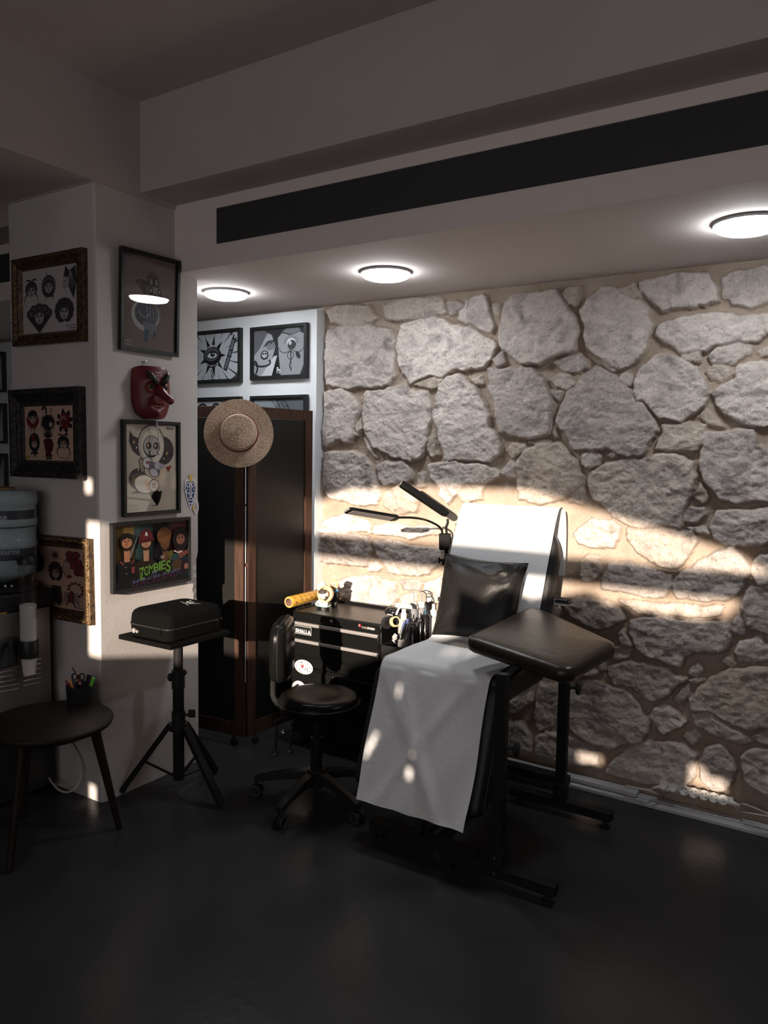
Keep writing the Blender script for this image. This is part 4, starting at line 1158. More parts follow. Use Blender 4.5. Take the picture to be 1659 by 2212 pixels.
# -------------------------------------------------------- red long-nosed mask
def mask():
    c = Vector((XC + .012, 2.425, 1.845))
    n = Vector((1, -.16, .02)).normalized()
    u = Vector((-n.y, n.x, 0)).normalized()         # mask's own left-to-right
    u = -u if u.y < 0 else u
    v = n.cross(u); v = -v if v.z < 0 else v
    t = T('tengu_mask', 'red lacquered mask with long nose hanging on the pillar', 'mask', c)
    P = lambda a, b_, k: c + u * a + v * b_ + n * k
    def hgt(a, b_):
        w = .094 * (1 - .28 * max(0, -b_ / .115) ** 2.2) * (1 - .12 * max(0, b_ / .115) ** 3)
        q = min(1, abs(a) / w)
        k = .085 * math.sqrt(max(0, 1 - q ** 2.4)) * (1 - .35 * abs(b_ / .125) ** 3)
        k += .014 * math.exp(-((abs(a) - .034) / .02) ** 2 - ((b_ + .012) / .022) ** 2)          # cheek
        k += .012 * math.exp(-((abs(a) - .03) / .022) ** 2 - ((b_ - .055) / .012) ** 2)         # brow
        k -= .016 * math.exp(-((abs(a) - .033) / .014) ** 2 - ((b_ - .026) / .011) ** 2)        # eye socket
        k -= .014 * math.exp(-(a / .030) ** 2 - ((b_ + .062) / .008) ** 2)                      # mouth
        k += .012 * math.exp(-(a / .022) ** 2 - ((b_ + .095) / .014) ** 2)                      # chin
        k += .002 * math.sin(b_ * 420) * math.exp(-(a / .03) ** 2 - ((b_ - .07) / .018) ** 2)   # frown lines
        return k
    def f(i, j):
        b_ = -.118 + .236 * j
        w = .094 * (1 - .42 * max(0, (-b_ - .02) / .098) ** 2) * (1 - .10 * max(0, b_ / .118) ** 3)
        if j > .93: w *= 1 - .25 * ((j - .93) / .07) ** 2
        if j < .08: w *= .55 + .45 * math.sqrt(j / .08)
        a_ = math.sin((i - .5) * PI) * w
        return P(a_, b_, hgt(a_, b_) * (1 if .02 < i < .98 else .0) )
    b = MB(); b.grid(f, 44, 56); b.build('face', MASKR, t, ang=180, solid=.004)
    b = MB()
    pts = [P(0, .022, .076), P(0, .004, .098), P(0, -.012, .120), P(0, -.026, .142), P(0, -.036, .162), P(0, -.042, .176)]
    b.tube(pts, [.018, .020, .0185, .0165, .017, .014], 16); b.ball(P(0, -.043, .176), .0168, n=16); b.build('nose', MASKR, t, ang=180)
    for e in (-1, 1):
        b = MB()
        q = [P(e * .014, .036, .090), P(e * .028, .052, .094), P(e * .044, .076, .086), P(e * .056, .102, .066)]
        b.tube(q, [.009, .013, .012, .002], 12); b.build('eyebrow', BLACKP, t, ang=180)
        b = MB(); b.ball(P(e * .036, .022, .074), .0135, n=14); b.build('eye', BLACKP, t, ang=180)
        b = MB()
        k = [P(e * .036 + .0165 * math.cos(q_), .022 + .014 * math.sin(q_), .083) for q_ in [i * PI / 8 for i in range(17)]]
        b.tube(k, .0016, 6); b.build('eye_ring', M('mask_gold', (.35, .18, .05), .3, metal=.6), t, ang=180)
    b = MB()
    for i in range(5):
        b.ball(P(-.016 + .008 * i, -.062, .078), .0042, .003, .003, 8)
    b.build('teeth', M('mask_teeth', (.45, .22, .07), .35, metal=.4), t, ang=180)
    b = MB(); b.ball(P(-.066, .045, .028), .004, n=8); b.build('stud', M('mask_gold', (.3, .15, .05)), t)
    b = MB()
    b.tube([P(-.066, .04, .03), P(-.045, .10, .03), Vector((XC + .006, 2.41, 1.985))], .0022, 6)
    b.build('hanging_cord', ROPE, t, ang=180)
    b = MB()
    b.tube([Vector((XC + .04, 2.44, 1.735)), Vector((XC + .045, 2.45, 1.66)), Vector((XC + .04, 2.455, 1.58))], [.003, .003, .002], 6); b.ball((XC + .04, 2.455, 1.572), .006, .006, .010, 8)
    b.build('chin_cord', ROPE, t, ang=180)
    b = MB(); b.cyl((XC + .001, 2.405, 1.988), (XC + .018, 2.405, 1.990), .003); b.build('nail', CHROME, t)
mask()
# ====================================================== folding screen + hat
HG, HL, HR = Vector((-2.785, 3.0, 0)), Vector((-3.335, 2.932, 0)), Vector((-2.752, 3.505, 0))
t = T('folding_screen', 'two-panel folding screen of brown wood and black fabric on casters behind the pillar', 'screen', HG)
def screen_panel(p0, p1):
    d = (p1 - p0).normalized()
    nrm = Vector((d.y, -d.x, 0))
    nrm = nrm if nrm.dot(CAM - p0) > 0 else -nrm
    p0 = p0 + d * .006
    L_ = (p1 - p0).length
    b = MB()
    zb, zt, fwid, th = .06, 1.82, .058, .012
    for a0, a1 in ((0, fwid), (L_ - fwid, L_)):
        c = p0 + d * (a0 + a1) / 2
        b.obox(c + UZ * (zb + zt) / 2, d * (a1 - a0) / 2, nrm * th, UZ * (zt - zb) / 2)
    for z0, z1 in ((zb, zb + .075), (zt - fwid, zt)):
        b.obox(p0 + d * L_ / 2 + UZ * (z0 + z1) / 2, d * (L_ / 2 - fwid), nrm * th * .98, UZ * (z1 - z0) / 2)
    fr = b.build('panel_frame', WOOD, t, bevel=.002)
    b = MB(); b.obox(p0 + d * L_ / 2 + UZ * (zb + zt) / 2, d * (L_ / 2 - fwid + .004), nrm * .004, UZ * (zt - zb - .12) / 2); b.build('fabric_panel', FABRIC, fr)
    for q in (.07, L_ - .07):
        c = p0 + d * q
        b = MB()
        b.cyl(c + UZ * .06, c + UZ * .036, .006); b.cyl(c + UZ * .020 - nrm * .008, c + UZ * .020 + nrm * .008, .020, n=18)
        b.build('caster', BLACKP, t)
screen_panel(HG, HL)
screen_panel(HG, HR)
b = MB()
fd = Vector((.65, -.76, 0))
for z0, z1 in ((.36, .98), (1.0, 1.30), (1.31, 1.80)):
    b.obox(HG + fd * .006 + UZ * (z0 + z1) / 2, Vector((.76, .65, 0)) * .0028, fd * .004, UZ * (z1 - z0) / 2)
b.build('lit_gap_strip', M('lit_gap_tone', (.36, .38, .42), .3, metal=.6), t)  # pale strip added in place of the gap that shows the lit wall

hc = pt(516, 936, 3.915)
hn = (CAM - hc); hn.z = .45; hn = (hn.normalized() + Vector((-.05, -.02, 0))).normalized()
t = T('straw_hat', 'round straw boater hat with thin red band hung on the folding screen', 'hat', hc)
prof = []
for i in range(54):
    r = .174 - .082 * i / 53
    prof.append((r, .004 + .006 * (i / 53) + (.0028 if i % 3 == 0 else 0)))
b = MB()
hu = hn.orthogonal()
b.lathe(hc - hn * .002, hn, [(.174, -.003)] + prof + [(.092, .012)], 96, False, False)
b.build('brim', STRAW, t, ang=180)
b = MB()
cp = [(.094, .010), (.093, .020), (.0925, .030), (.091, .045), (.086, .056)]
for i in range(40):
    r = .084 * (1 - i / 40)
    cp.append((r, .060 + .012 * (1 - (r / .084) ** 2) + (.0026 if i % 3 == 0 else 0)))
b.lathe(hc, hn, cp, 72, False, True); b.build('crown', STRAW, t, ang=180)
b = MB(); b.lathe(hc, hn, [(.0915, .0135), (.0985, .0135), (.0975, .022), (.0925, .024)], 64, False, False); b.build('hat_band', RIBBON, t)

# ============================================================ tripod and case
TX, TY = -2.655, 2.415
t = T('tripod_stand', 'black tripod stand with square tray beside the pillar', 'stand', (TX, TY, 0))
b = MB(); b.box((-2.846, 2.238, .735), (-2.507, 2.60, .756)); b.build('tray', TRAYB, t, bevel=.003)
b = MB()
b.cyl((TX, TY, .735), (TX, TY, .70), .030); b.cyl((TX, TY, .71), (TX, TY, .33), .0215, n=24); b.build('upper_pole', BLACKM, t)
b = MB(); b.cyl((TX, TY, .56), (TX, TY, .07), .0255, n=24); b.build('lower_pole', BLACKM, t)
b = MB(); b.cyl((TX, TY, .585), (TX, TY, .50), .030, n=24); b.ball((TX - .030, TY - .02, .55), .014, .014, .02); b.ball((TX + .03, TY + .01, .575), .012); b.build('height_clamp', BLACKP, t)
b = MB(); b.cyl((TX, TY, .39), (TX, TY, .315), .031, n=24); b.cyl((TX, TY, .335), (TX, TY, .305), .044, n=24); b.build('collar', BLACKP, t)
b = MB(); q = Vector((.84, .54, 0)); kp = Vector((TX, TY, .375)); b.cyl(kp + q * .028, kp + q * .05, .007); b.obox(kp + q * .062 + UZ * .006, q * .016, Vector((-.54, .84, 0)) * .006, UZ * .019); b.build('knob', BLACKP, t, bevel=.004)
for an, k in ((216, 1.0), (2, 1.0), (96, 1.0)):
    d = Vector((math.cos(math.radians(an)), math.sin(math.radians(an)), 0))
    p0, p1 = Vector((TX, TY, .325)) + d * .04, Vector((TX, TY, .02)) + d * .258
    b = MB(); b.bar(p0, p1, .034, .024); b.tube([p1 + (p0 - p1) * .03, p1 + (p1 - p0) * .02], .017, 12)
    lg = b.build('leg', BLACKM, t, bevel=.002)
    m_ = p0 + (p1 - p0) * .55
    b = MB(); b.bar(Vector((TX, TY, .085)) + d * .02, m_, .016, .005); b.build('brace', BLACKM, lg)

t = T('equipment_case', 'black zipped hard case with white script logo lying on the tripod tray', 'case', (-2.66, 2.41, .757))
def rcase(x0, x1, y0, y1, zs, r=.035):
    L = []
    for z, ins in zs:
        l = []
        for cx_, cy_, a0 in ((x1, y1, 0), (x0, y1, 90), (x0, y0, 180), (x1, y0, 270)):
            sx, sy = (1 if cx_ == x1 else -1), (1 if cy_ == y1 else -1)
            ox, oy = cx_ - sx * (r + ins), cy_ - sy * (r + ins)
            for k in range(7):
                a = math.radians(a0 + 15 * k)
                l.append(Vector((ox + r * math.cos(a), oy + r * math.sin(a), z)))
        L.append(l)
    return L
cx0, cx1, cy0, cy1 = -2.800, -2.532, 2.252, 2.588
b = MB(); b.loops(rcase(cx0, cx1, cy0, cy1, [(.757, .012), (.762, .003), (.812, 0)])); b.build('case_base', CASEM, t, ang=30)
b = MB(); b.loops(rcase(cx0, cx1, cy0, cy1, [(.816, 0), (.856, .003), (.872, .010), (.881, .022), (.884, .035)])); b.build('case_lid', CASEM, t, ang=30)
b = MB(); b.loops(rcase(cx0 - .002, cx1 + .002, cy0 - .002, cy1 + .002, [(.811, 0), (.817, 0)])); zp = b.build('zipper', BLACKP, t)
b = MB(); b.box((cx1 + .001, cy1 - .05, .790), (cx1 + .005, cy1 - .044, .818)); b.build('zip_pull', CHROME, zp)
b = MB(); b.box((cx1 - .05, cy0 - .005, .785), (cx1 - .046, cy0 - .001, .818)); b.build('zip_pull', CHROME, zp)
b = MB(); b.cyl((-2.755, cy0 + .002, .785), (-2.755, cy0 - .004, .785), .011, n=20); b.cyl((-2.735, cy0 + .002, .783), (-2.735, cy0 - .003, .783), .007); b.build('power_socket', SILVER, t)
a = Art((-2.722, 2.475, .8846), Vector((.80, -.35, 0)).normalized() * 1, Vector((.35, .80, 0)).normalized(), UZ, .12, .075)
WL = (206, 204, 204)
a.curve(.30, .72, .13, .30, 170, 380, .06, WL); a.curve(.60, .72, .13, .30, 170, 380, .06, WL); a.line([(.02, .74), (.20, .84)], .05, WL, True); a.line([(.72, .8), (.9, .98)], .05, WL, True)
for k in range(8):
    a.line([(.12 + .10 * k, .10 + .06 * (k % 3)), (.20 + .10 * k, .16 + .05 * ((k + 1) % 2))], .035, WL)
a.line([(.35, .32), (.6, .34)], .025, WL)
a.build('logo_print', t)

# ================================================== side table and its things
tx, ty, tz = -2.765, 1.835, .50
t = T('side_table', 'dark round wooden side table on three splayed legs in front of the pillar', 'table', (tx, ty, 0))
b = MB(); b.lathe((tx, ty, tz), (0, 0, -1), [(.001, 0), (.236, 0), (.243, .004), (.245, .014), (.240, .024), (.225, .032), (.001, .032)], 72); b.build('tabletop', DWOOD, t, ang=50)
b = MB(); b.lathe((tx, ty, tz - .032), (0, 0, -1), [(.001, 0), (.19, 0), (.18, .02), (.001, .02)], 40); b.build('under_rim', DWOOD, t)
for an in (52, 172, 292):
    d = Vector((math.cos(math.radians(an)), math.sin(math.radians(an)), 0))
    b = MB(); b.tube([Vector((tx, ty, tz - .034)) + d * .165, Vector((tx, ty, .0)) + d * .262], [.021, .0125], 16); b.build('leg', DWOOD, t)

cup = Vector((-2.838, 2.030, tz))
t = T('pen_cup', 'small black pen cup standing at the back of the round side table', 'cup', cup)
b = MB(); b.lathe(cup, (0, 0, 1), [(.001, 0), (.050, 0), (.052, .004), (.0570, .080), (.0550, .080), (.049, .006), (.001, .006)], 32); b.build('cup_body', BLACKP, t)
PR, PU = RT.copy(), UZ.copy()
def pen(px, py, lab, col, cap=None, rr=.0042, tip=None, lean=0, name='pen'):
    dc = dep((cup.x, cup.y, tz + .1)) + random.uniform(-.02, .03)
    top = pt(px, py, dc)
    off = (top - Vector((cup.x, cup.y, top.z))).dot(RT)
    bot = Vector((cup.x, cup.y, tz + .012)) + RT * max(-.03, min(.03, off * .4)); bot.z = tz + .012
    t = T(name, lab, 'pen', bot, 'pens in the black cup')
    d = (top - bot)
    b = MB(); b.cyl(bot, bot + d * .62, rr); b.build('barrel', M('pen_' + lab.split()[0] + str(px), col, .4), t)
    b = MB(); b.tube([bot + d * .62, bot + d * .97, top], [rr * 1.12, rr * 1.12, rr * .6], 10); b.build('cap', M('cap_' + lab.split()[0] + str(px), cap or col, .35), t)
    if tip:
        b = MB(); b.cyl(bot + d * .60, bot + d * .72, rr * 1.2); b.build('band', tip, t)
pen(142, 1469, 'dark red pen, leftmost in the black pen cup', srgb(122, 36, 42))
pen(150, 1466, 'yellow pen standing beside the dark red one in the cup', srgb(196, 140, 56))
pen(156, 1459, 'blue pen standing between the yellow pen and the scissors', srgb(50, 56, 100))
pen(171, 1457, 'bright red marker with silver band in front of the scissors', srgb(130, 34, 44), rr=.006, tip=SILVER)
pen(178, 1466, 'dark blue pen just right of the bright red marker', srgb(44, 50, 92))
pen(192, 1456, 'black marker standing behind the green highlighter in the cup', srgb(30, 30, 32), rr=.006)
pen(202, 1464, 'lime green highlighter leaning right in the black pen cup', srgb(110, 200, 62), rr=.006)
pen(197, 1458, 'dark purple capped pen leaning right behind the green highlighter', srgb(58, 30, 44))
t = T('scissors', 'black-handled scissors standing upright in the pen cup', 'scissors', cup)
for cx_, nm in ((161, 'handle'), (177, 'handle')):
    c = on(cx_, 1462, 1, cup.y - .02)
    b = MB(); b.tube([c + PR * .011 * math.cos(k) + UZ * .014 * math.sin(k) for k in [i * 2 * PI / 16 for i in range(17)]], .0032, 8); b.build(nm, BLACKP, t)
b = MB(); c = on(160, 1448, 1, cup.y - .02); b.tube([c + UZ * -.010 + PR * .006, c, on(156, 1442, 1, cup.y - .02)], .0032, 8); b.build('finger_hook', BLACKP, t)
c = on(169, 1478, 1, cup.y - .02); b = MB(); b.bar(c, Vector((cup.x, cup.y, tz + .012)), .012, .003, up=(0, -1, .1)); b.build('blade', CHROME, t)

# ================================================================ water cooler
wx, wy = -3.28, 1.97
t = T('water_cooler', 'grey and black water cooler standing against the left face of the pillar', 'water cooler', (wx, wy, 0))
b = MB(); b.box((-3.42, 1.83, .03), (-3.145, 2.108, .875)); b.build('cabinet', BLACKP, t, bevel=.012)
b = MB(); b.box((-3.146, 1.842, .42), (-3.138, 2.096, .872)); fp = b.build('front_panel', STEEL, t, bevel=.003)
b = MB(); b.box((-3.43, 1.82, .872), (-3.135, 2.115, .955)); b.lathe((wx, wy, .955), UZ, [(.145, 0), (.14, .02), (.11, .03), (.001, .03)], 36); b.build('top_housing', BLACKP, t, bevel=.012)
xf = -3.137
b = MB()
for (pa, pb, n_) in (((-8, 40), (1408, 1492), 9), ((50, 88), (1396, 1478), 9)):
    for k in range(n_):
        y0 = pb[0] + (pb[1] - pb[0]) * k / (n_ - 1)
        p0, p1 = on(pa[0], y0 + (pa[1] - pa[0]) * .10, 0, xf), on(pa[1], y0 - (pa[1] - pa[0]) * .10, 0, xf)
        b.tube([p0, p1], .0032, 8)
b.build('vent_grille', M('grille_bars', (.30, .28, .28), .3, metal=.8), fp)
b = MB(); p = on(0, 1395, 0, xf); b.box((xf - .002, p.y - .1, p.z - .10), (xf + .012, p.y + .07, p.z + .03)); b.build('tap_recess', BLACK, t, bevel=.01)
for dy in (-.06, .02):
    b = MB(); b.cyl((xf + .004, p.y + dy, p.z + .005), (xf + .045, p.y + dy, p.z + .005), .010); b.cyl((xf + .04, p.y + dy, p.z + .02), (xf + .04, p.y + dy, p.z - .03), .009); b.build('tap', BLACKP, t)
p = on(2, 1316, 0, xf)
a = Art((xf + .0015, p.y - .05, p.z - .022), UY, UZ, UX, .075, .046); a.poly([(0, 0), (1, 0), (1, 1), (0, 1)], (176, 132, 52))
for k in range(6):
    a.line([(.06, .15 + .13 * k), (.94 - .2 * (k % 2), .15 + .13 * k)], .02, (90, 64, 24))
a.build('warning_label', fp)
for py in (1268, 1266):
    pass
b = MB()
for px in (10, 24):
    p = on(px, 1266, 0, -3.134); b.cyl(p, p + UX * .006, .0055, n=12)
b.build('indicator_lights', CHROME, t)

BOT = M('bottle_plastic', (.40, .50, .54), .10, spec=.8, trans=.35, ior=1.3, bump=.3, bscale=130, coat=.3)
LBL = M('bottle_label', (.028, .034, .045), .5, col2=(.04, .045, .055), vscale=20)
t = T('water_bottle', 'large blue-grey water bottle upside down on the water cooler', 'bottle', (wx, wy, .975))
b = MB()
b.lathe((wx, wy, .986), UZ, [(.03, .0), (.05, .012), (.105, .03), (.130, .05), (.135, .075), (.135, .16), (.140, .165), (.140, .185), (.134, .192), (.134, .255), (.140, .262), (.140, .285), (.135, .292), (.135, .345), (.141, .352), (.142, .385), (.134, .41), (.110, .416), (.001, .418)], 56)
b.build('bottle_body', BOT, t, ang=180)
def wrap(z0, z1, r, name, lines, a0=-75, a1=35):
    """label wrapped round the bottle, lettering bent on the same cylinder"""
    cy = lambda an, z, k=0: Vector((wx + (r + k) * math.cos(math.radians(an)), wy + (r + k) * math.sin(math.radians(an)), z))
    b = MB(); b.grid(lambda i, j: cy(a0 + (a1 - a0) * i, z0 + (z1 - z0) * j), 36, 1); lb = b.build(name, LBL, t, ang=180)
    for body, ac, aw, zc, zh, col in lines:
        vs, fs = text_geo(body)
        b = MB(); b.add([cy(ac + (x - .5) * aw, zc + (y - .5) * zh, .0008) for x, y in vs], fs); b.build('lettering', ink(*col), lb, ang=180)
LT = (150, 160, 166)
wrap(1.238, 1.315, .1365, 'upper_label', [('tannourine', -62, 74, 1.288, .030, LT), ('18.9L', 8, 18, 1.262, .012, LT)])
wrap(1.098, 1.160, .1352, 'lower_label', [('tannourine', -30, 50, 1.137, .026, LT)])
b = MB(); b.lathe((wx - .03, wy - .03, 1.397), UZ, [(.09, 0), (.09, .014), (.001, .014)], 36); tag(b.build('wooden_disc', M('tan_board', (.26, .15, .07), .6)), 'tan round board lying on top of the water bottle', 'board')

# cup dispenser hung on the cooler side
cp = on(61, 1330, 0, -3.095)
cz0, cz1 = on(61, 1412, 0, -3.095).z, on(61, 1212, 0, -3.095).z
rr_ = .037
t = T('cup_dispenser', 'clear tube cup dispenser with black cap and band on the cooler front', 'dispenser', (cp.x, cp.y, cz0))
b = MB(); b.lathe((cp.x, cp.y, cz0), UZ, [(rr_, 0), (rr_, cz1 - cz0)], 36, False, False); b.build('tube', CLEAR, t, ang=180)
b = MB(); b.lathe((cp.x, cp.y, cz1), UZ, [(rr_ + .003, -.012), (rr_ + .004, .006), (rr_ - .004, .022), (.001, .028)], 36); b.build('cap', BLACKP, t)
zb0, zb1 = on(61, 1420, 0, -3.095).z, on(61, 1382, 0, -3.095).z
b = MB(); b.lathe((cp.x, cp.y, zb0), UZ, [(rr_ + .002, 0), (rr_ + .003, .004), (rr_ + .003, zb1 - zb0 - .004), (rr_ + .001, zb1 - zb0)], 36, False, False); b.box((-3.139, cp.y - .012, zb0 + .01), (cp.x - rr_ + .002, cp.y + .012, zb1 - .01)); b.build('holder_band', BLACKP, t)
b = MB(); b.box((-3.139, cp.y - .012, cz1 - .02), (cp.x - rr_ + .002, cp.y + .012, cz1 + .008)); b.build('bracket', BLACKP, t)
ct = on(61, 1305, 0, -3.095).z
CUPM = M('paper_cup', (.62, .59, .57), .7)
zlow = on(61, 1456, 0, -3.095).z
b = MB(); b.lathe((cp.x, cp.y, zlow), UZ, [(.001, .004), (.0245, .004), (.0250, 0), (.0335, .085), (.0352, .087), (.0352, .091), (.0330, .091), (.0245, .006), (.001, .006)], 28)
first = tag(b.build('paper_cup', CUPM), 'white paper cup hanging lowest out of the dispenser tube', 'cup')
n_cup = max(3, int((ct - zlow - .091) / .0068))
for k in range(1, n_cup + 1):
    c = first.copy(); COL.objects.link(c); c.location.z = .0068 * k
    c['label'] = 'white paper cup nested in the stack inside the clear tube'; c['group'] = 'paper cups stacked in the dispenser'
c['label'] = 'topmost white paper cup of the stack in the clear tube'
del c['group']

# loose white cable beside the pillar foot
b = MB()
pts = [on(140, 1590, 1, 2.135), on(158, 1612, 1, 2.135), on(172, 1640, 1, 2.13), on(175, 1668, 1, 2.12), on(168, 1692, 1, 2.11), on(152, 1710, 1, 2.09), on(130, 1708, 1, 2.07), on(112, 1690, 1, 2.07), on(100, 1668, 1, 2.10)]
def smooth(pts, k=6):
    pts = [Vector(p) for p in pts]
    out = []
    for i in range(len(pts) - 1):
        p0, p1, p2, p3 = pts[max(i - 1, 0)], pts[i], pts[i + 1], pts[min(i + 2, len(pts) - 1)]
        for j in range(k):
            s = j / k
            out.append(.5 * ((2 * p1) + (p2 - p0) * s + (2 * p0 - 5 * p1 + 4 * p2 - p3) * s * s + (3 * p1 - p0 - 3 * p2 + p3) * s ** 3))
    return out + [pts[-1]]
for p in pts: p.z = max(p.z, .008)
b.tube(smooth(pts), .0045, 8); tag(b.build('power_cable', CABLE, ang=180), 'looped white cable hanging beside the foot of the pillar under the round table', 'cable')
# ================================================================ work stool
bx, by = -2.087, 2.717
t = T('work_stool', 'black leather wheeled stool with backrest in front of the tool chest', 'stool', (bx, by, 0))
sx, sy, sz = -2.055, 2.69, .515
b = MB(); b.lathe((sx, sy, sz), (0, 0, -1), [(.001, .012), (.08, .008), (.14, 0), (.168, .006), (.181, .026), (.182, .05), (.172, .066), (.15, .072), (.001, .072)], 56); b.build('seat', STOOLL, t, ang=180)
b = MB(); b.tube([Vector((sx, sy, sz - .033)) + Vector((math.cos(a), math.sin(a), 0)) * .1825 for a in [i * PI / 24 for i in range(49)]], .0032, 6); b.build('seat_piping', BLACKP, t, ang=180)
b = MB(); b.cyl((sx, sy, sz - .07), (sx, sy, sz - .088), .10, n=28); b.cyl((bx, by, sz - .08), (bx, by, .26), .018); b.cyl((bx, by, .30), (bx, by, .12), .027); b.build('gas_lift', BLACKM, t)
b = MB(); b.cyl((bx, by, .155), (bx, by, .075), .042, n=24); b.build('hub', BLACKP, t)
a_0 = math.degrees(math.atan2(2.44 - by, -2.065 - bx))
for k in range(5):
    an = math.radians(a_0 - 72 * k)
    d = Vector((math.cos(an), math.sin(an), 0)); q = Vector((-d.y, d.x, 0))
    c = Vector((bx, by, 0))
    b = MB()
    L = []
    for s_, z_, w_, h_ in ((.02, .125, .024, .022), (.12, .118, .021, .020), (.22, .098, .018, .016), (.292, .078, .016, .014)):
        m_ = c + d * s_ + UZ * z_
        L.append([m_ + q * w_ + UZ * h_, m_ - q * w_ + UZ * h_, m_ - q * w_ - UZ * h_, m_ + q * w_ - UZ * h_])
    b.loops(L); lg = b.build('leg', BLACKP, t, bevel=.004)
    w0 = c + d * .285
    b = MB()
    b.cyl(w0 + UZ * .08, w0 + UZ * .052, .006)
    for e in (-1, 1):
        b.cyl(w0 + q * e * .006 + UZ * .027, w0 + q * e * .022 + UZ * .027, .027, n=22)
    b.build('caster', BLACKP, lg)
    b = MB(); r_ = [w0 + q * .0225 + UZ * .027 + (d * math.cos(x) + UZ * math.sin(x)) * .022 for x in [i * PI / 10 for i in range(21)]]; b.tube(r_, .0022, 6)
    r_ = [w0 - q * .0225 + UZ * .027 + (d * math.cos(x) + UZ * math.sin(x)) * .022 for x in [i * PI / 10 for i in range(21)]]; b.tube(r_, .0022, 6); b.build('caster_ring', M('caster_grey', (.07, .07, .075), .4), lg, ang=180)
# backrest: padded slab standing on a flat bar at the left of the seat
bn = Vector((.86, .50, 0)).normalized(); bq = Vector((-bn.y, bn.x, 0))
bc = pt(613, 1400, dep((-2.235, 2.62, .68)))
b = MB()
L = []
W2, H2 = .150, .135
for k, ins in ((-.034, .022), (-.030, .006), (-.012, .0), (.014, .0), (.030, .008), (.036, .026)):
    l = []
    for i in range(40):
        a = 2 * PI * i / 40
        ca, sa = math.cos(a), math.sin(a)
        x = math.copysign(abs(ca) ** .45, ca) * (W2 - ins); z = math.copysign(abs(sa) ** .5, sa) * (H2 - ins)
        l.append(bc + bq * x + UZ * z + bn * (k - .25 * x * x * 1.6))
    L.append(l)
b.loops(L); b.build('backrest', STOOLL, t, ang=180)
b = MB(); l = []
for i in range(41):
    a = 2 * PI * i / 40; ca, sa = math.cos(a), math.sin(a)
    x = math.copysign(abs(ca) ** .45, ca) * (W2 + .001); z = math.copysign(abs(sa) ** .5, sa) * (H2 + .001)
    l.append(bc + bq * x + UZ * z + bn * (.006 - .4 * x * x))
b.tube(l, .0022, 6); b.build('back_piping', BLACKP, t, ang=180)
b = MB()
pb = bc - bn * .04
b.tube(smooth([pb + UZ * -.05, Vector((pb.x - .01, pb.y, .53)), Vector((pb.x + .0, pb.y, .47)), Vector((pb.x + .05, pb.y + .02, .430)), Vector((sx, sy, .432))]), .013, 10); b.build('back_support', BLACKM, t)
for px, py, qx, qy in ((584, 1572, 600, 1628), (618, 1575, 632, 1622)):
    p0, p1 = pt(px + 14, py, 3.42), pt(qx - 6 if px < 600 else qx - 6, qy, 3.34)
    b = MB(); b.tube(smooth([Vector((sx - .05, sy - .03, sz - .085)), p0 + UZ * .035, p0, p1]), .006, 8); b.obox(p1, RT * .014, UP * .012, fw * .010); lv = b.build('lever', BLACKP, t, bevel=.003)
    b = MB(); q1 = p1 - fw * .0108; b.bar(q1 - RT * .006 - UP * .004, q1 - RT * .001 + UP * .004, .0018, .0006, up=fw); b.bar(q1 - RT * .001 + UP * .004, q1 + RT * .005 + UP * .005, .0018, .0006, up=fw); b.build('lever_mark', SILVER, lv)
p = pt(612, 1583, 3.45); b = MB(); b.ball(p, .012, .012, .016, 12); b.build('tilt_nut', CHROME, t)

# ============================================== tool chest on rolling cabinet
tx0, tx1, ty0, ty1 = -2.613, -2.045, 3.18, 3.525
CHEST = M('chest_enamel', (.005, .005, .005), .34, spec=.22)
CTOP = M('chest_top', (.020, .017, .015), .36, spec=.55, bump=.05, bscale=150)
t = T('tool_chest', 'black two-drawer tool chest with silver handles topped by toys and film roll', 'tool chest', ((tx0 + tx1) / 2, 3.35, .44))
b = MB(); b.box((tx0 + .006, ty0 + .012, .44), (tx1 - .006, ty1, .70)); b.build('body', CHEST, t, bevel=.003)
b = MB(); b.box((tx0, ty0, .695), (tx1, ty1, .736)); ld = b.build('lid', [CHEST], t, bevel=.006)
b = MB(); b.box((tx0 + .015, ty0 + .012, .7355), (tx1 - .015, ty1 - .02, .7375)); b.build('top_mat', CTOP, ld, bevel=.001)
b = MB(); b.box((tx0, ty1 - .02, .73), (tx1, ty1, .752)); b.box((tx0, ty0 + .02, .73), (tx0 + .012, ty1 - .02, .744)); b.build('lid_rail', CHEST, ld, bevel=.003)
p = on(717, 1341, 1, ty0); b = MB(); b.cyl((p.x, ty0 + .004, p.z), (p.x, ty0 - .006, p.z), .009, n=18); b.build('key_lock', CHROME, ld)
lx = on(782, 1352, 1, ty0)
a = Art((lx.x - .020, ty0 - .0006, lx.z - .009), UX, UZ, PN, .105, .018)
a.poly([(.0, .10), (.12, .10), (.12, .95), (.0, .95)], (170, 40, 52)); a.poly([(.02, .1), (.05, .5), (.02, .9), (0, .5)], (220, 180, 180)); a.text('TANK', .32, .12, .33, .62, (150, 136, 132)); a.text('STORM', .71, .12, .42, .62, (232, 224, 220)); a.build('maker_plate', ld)
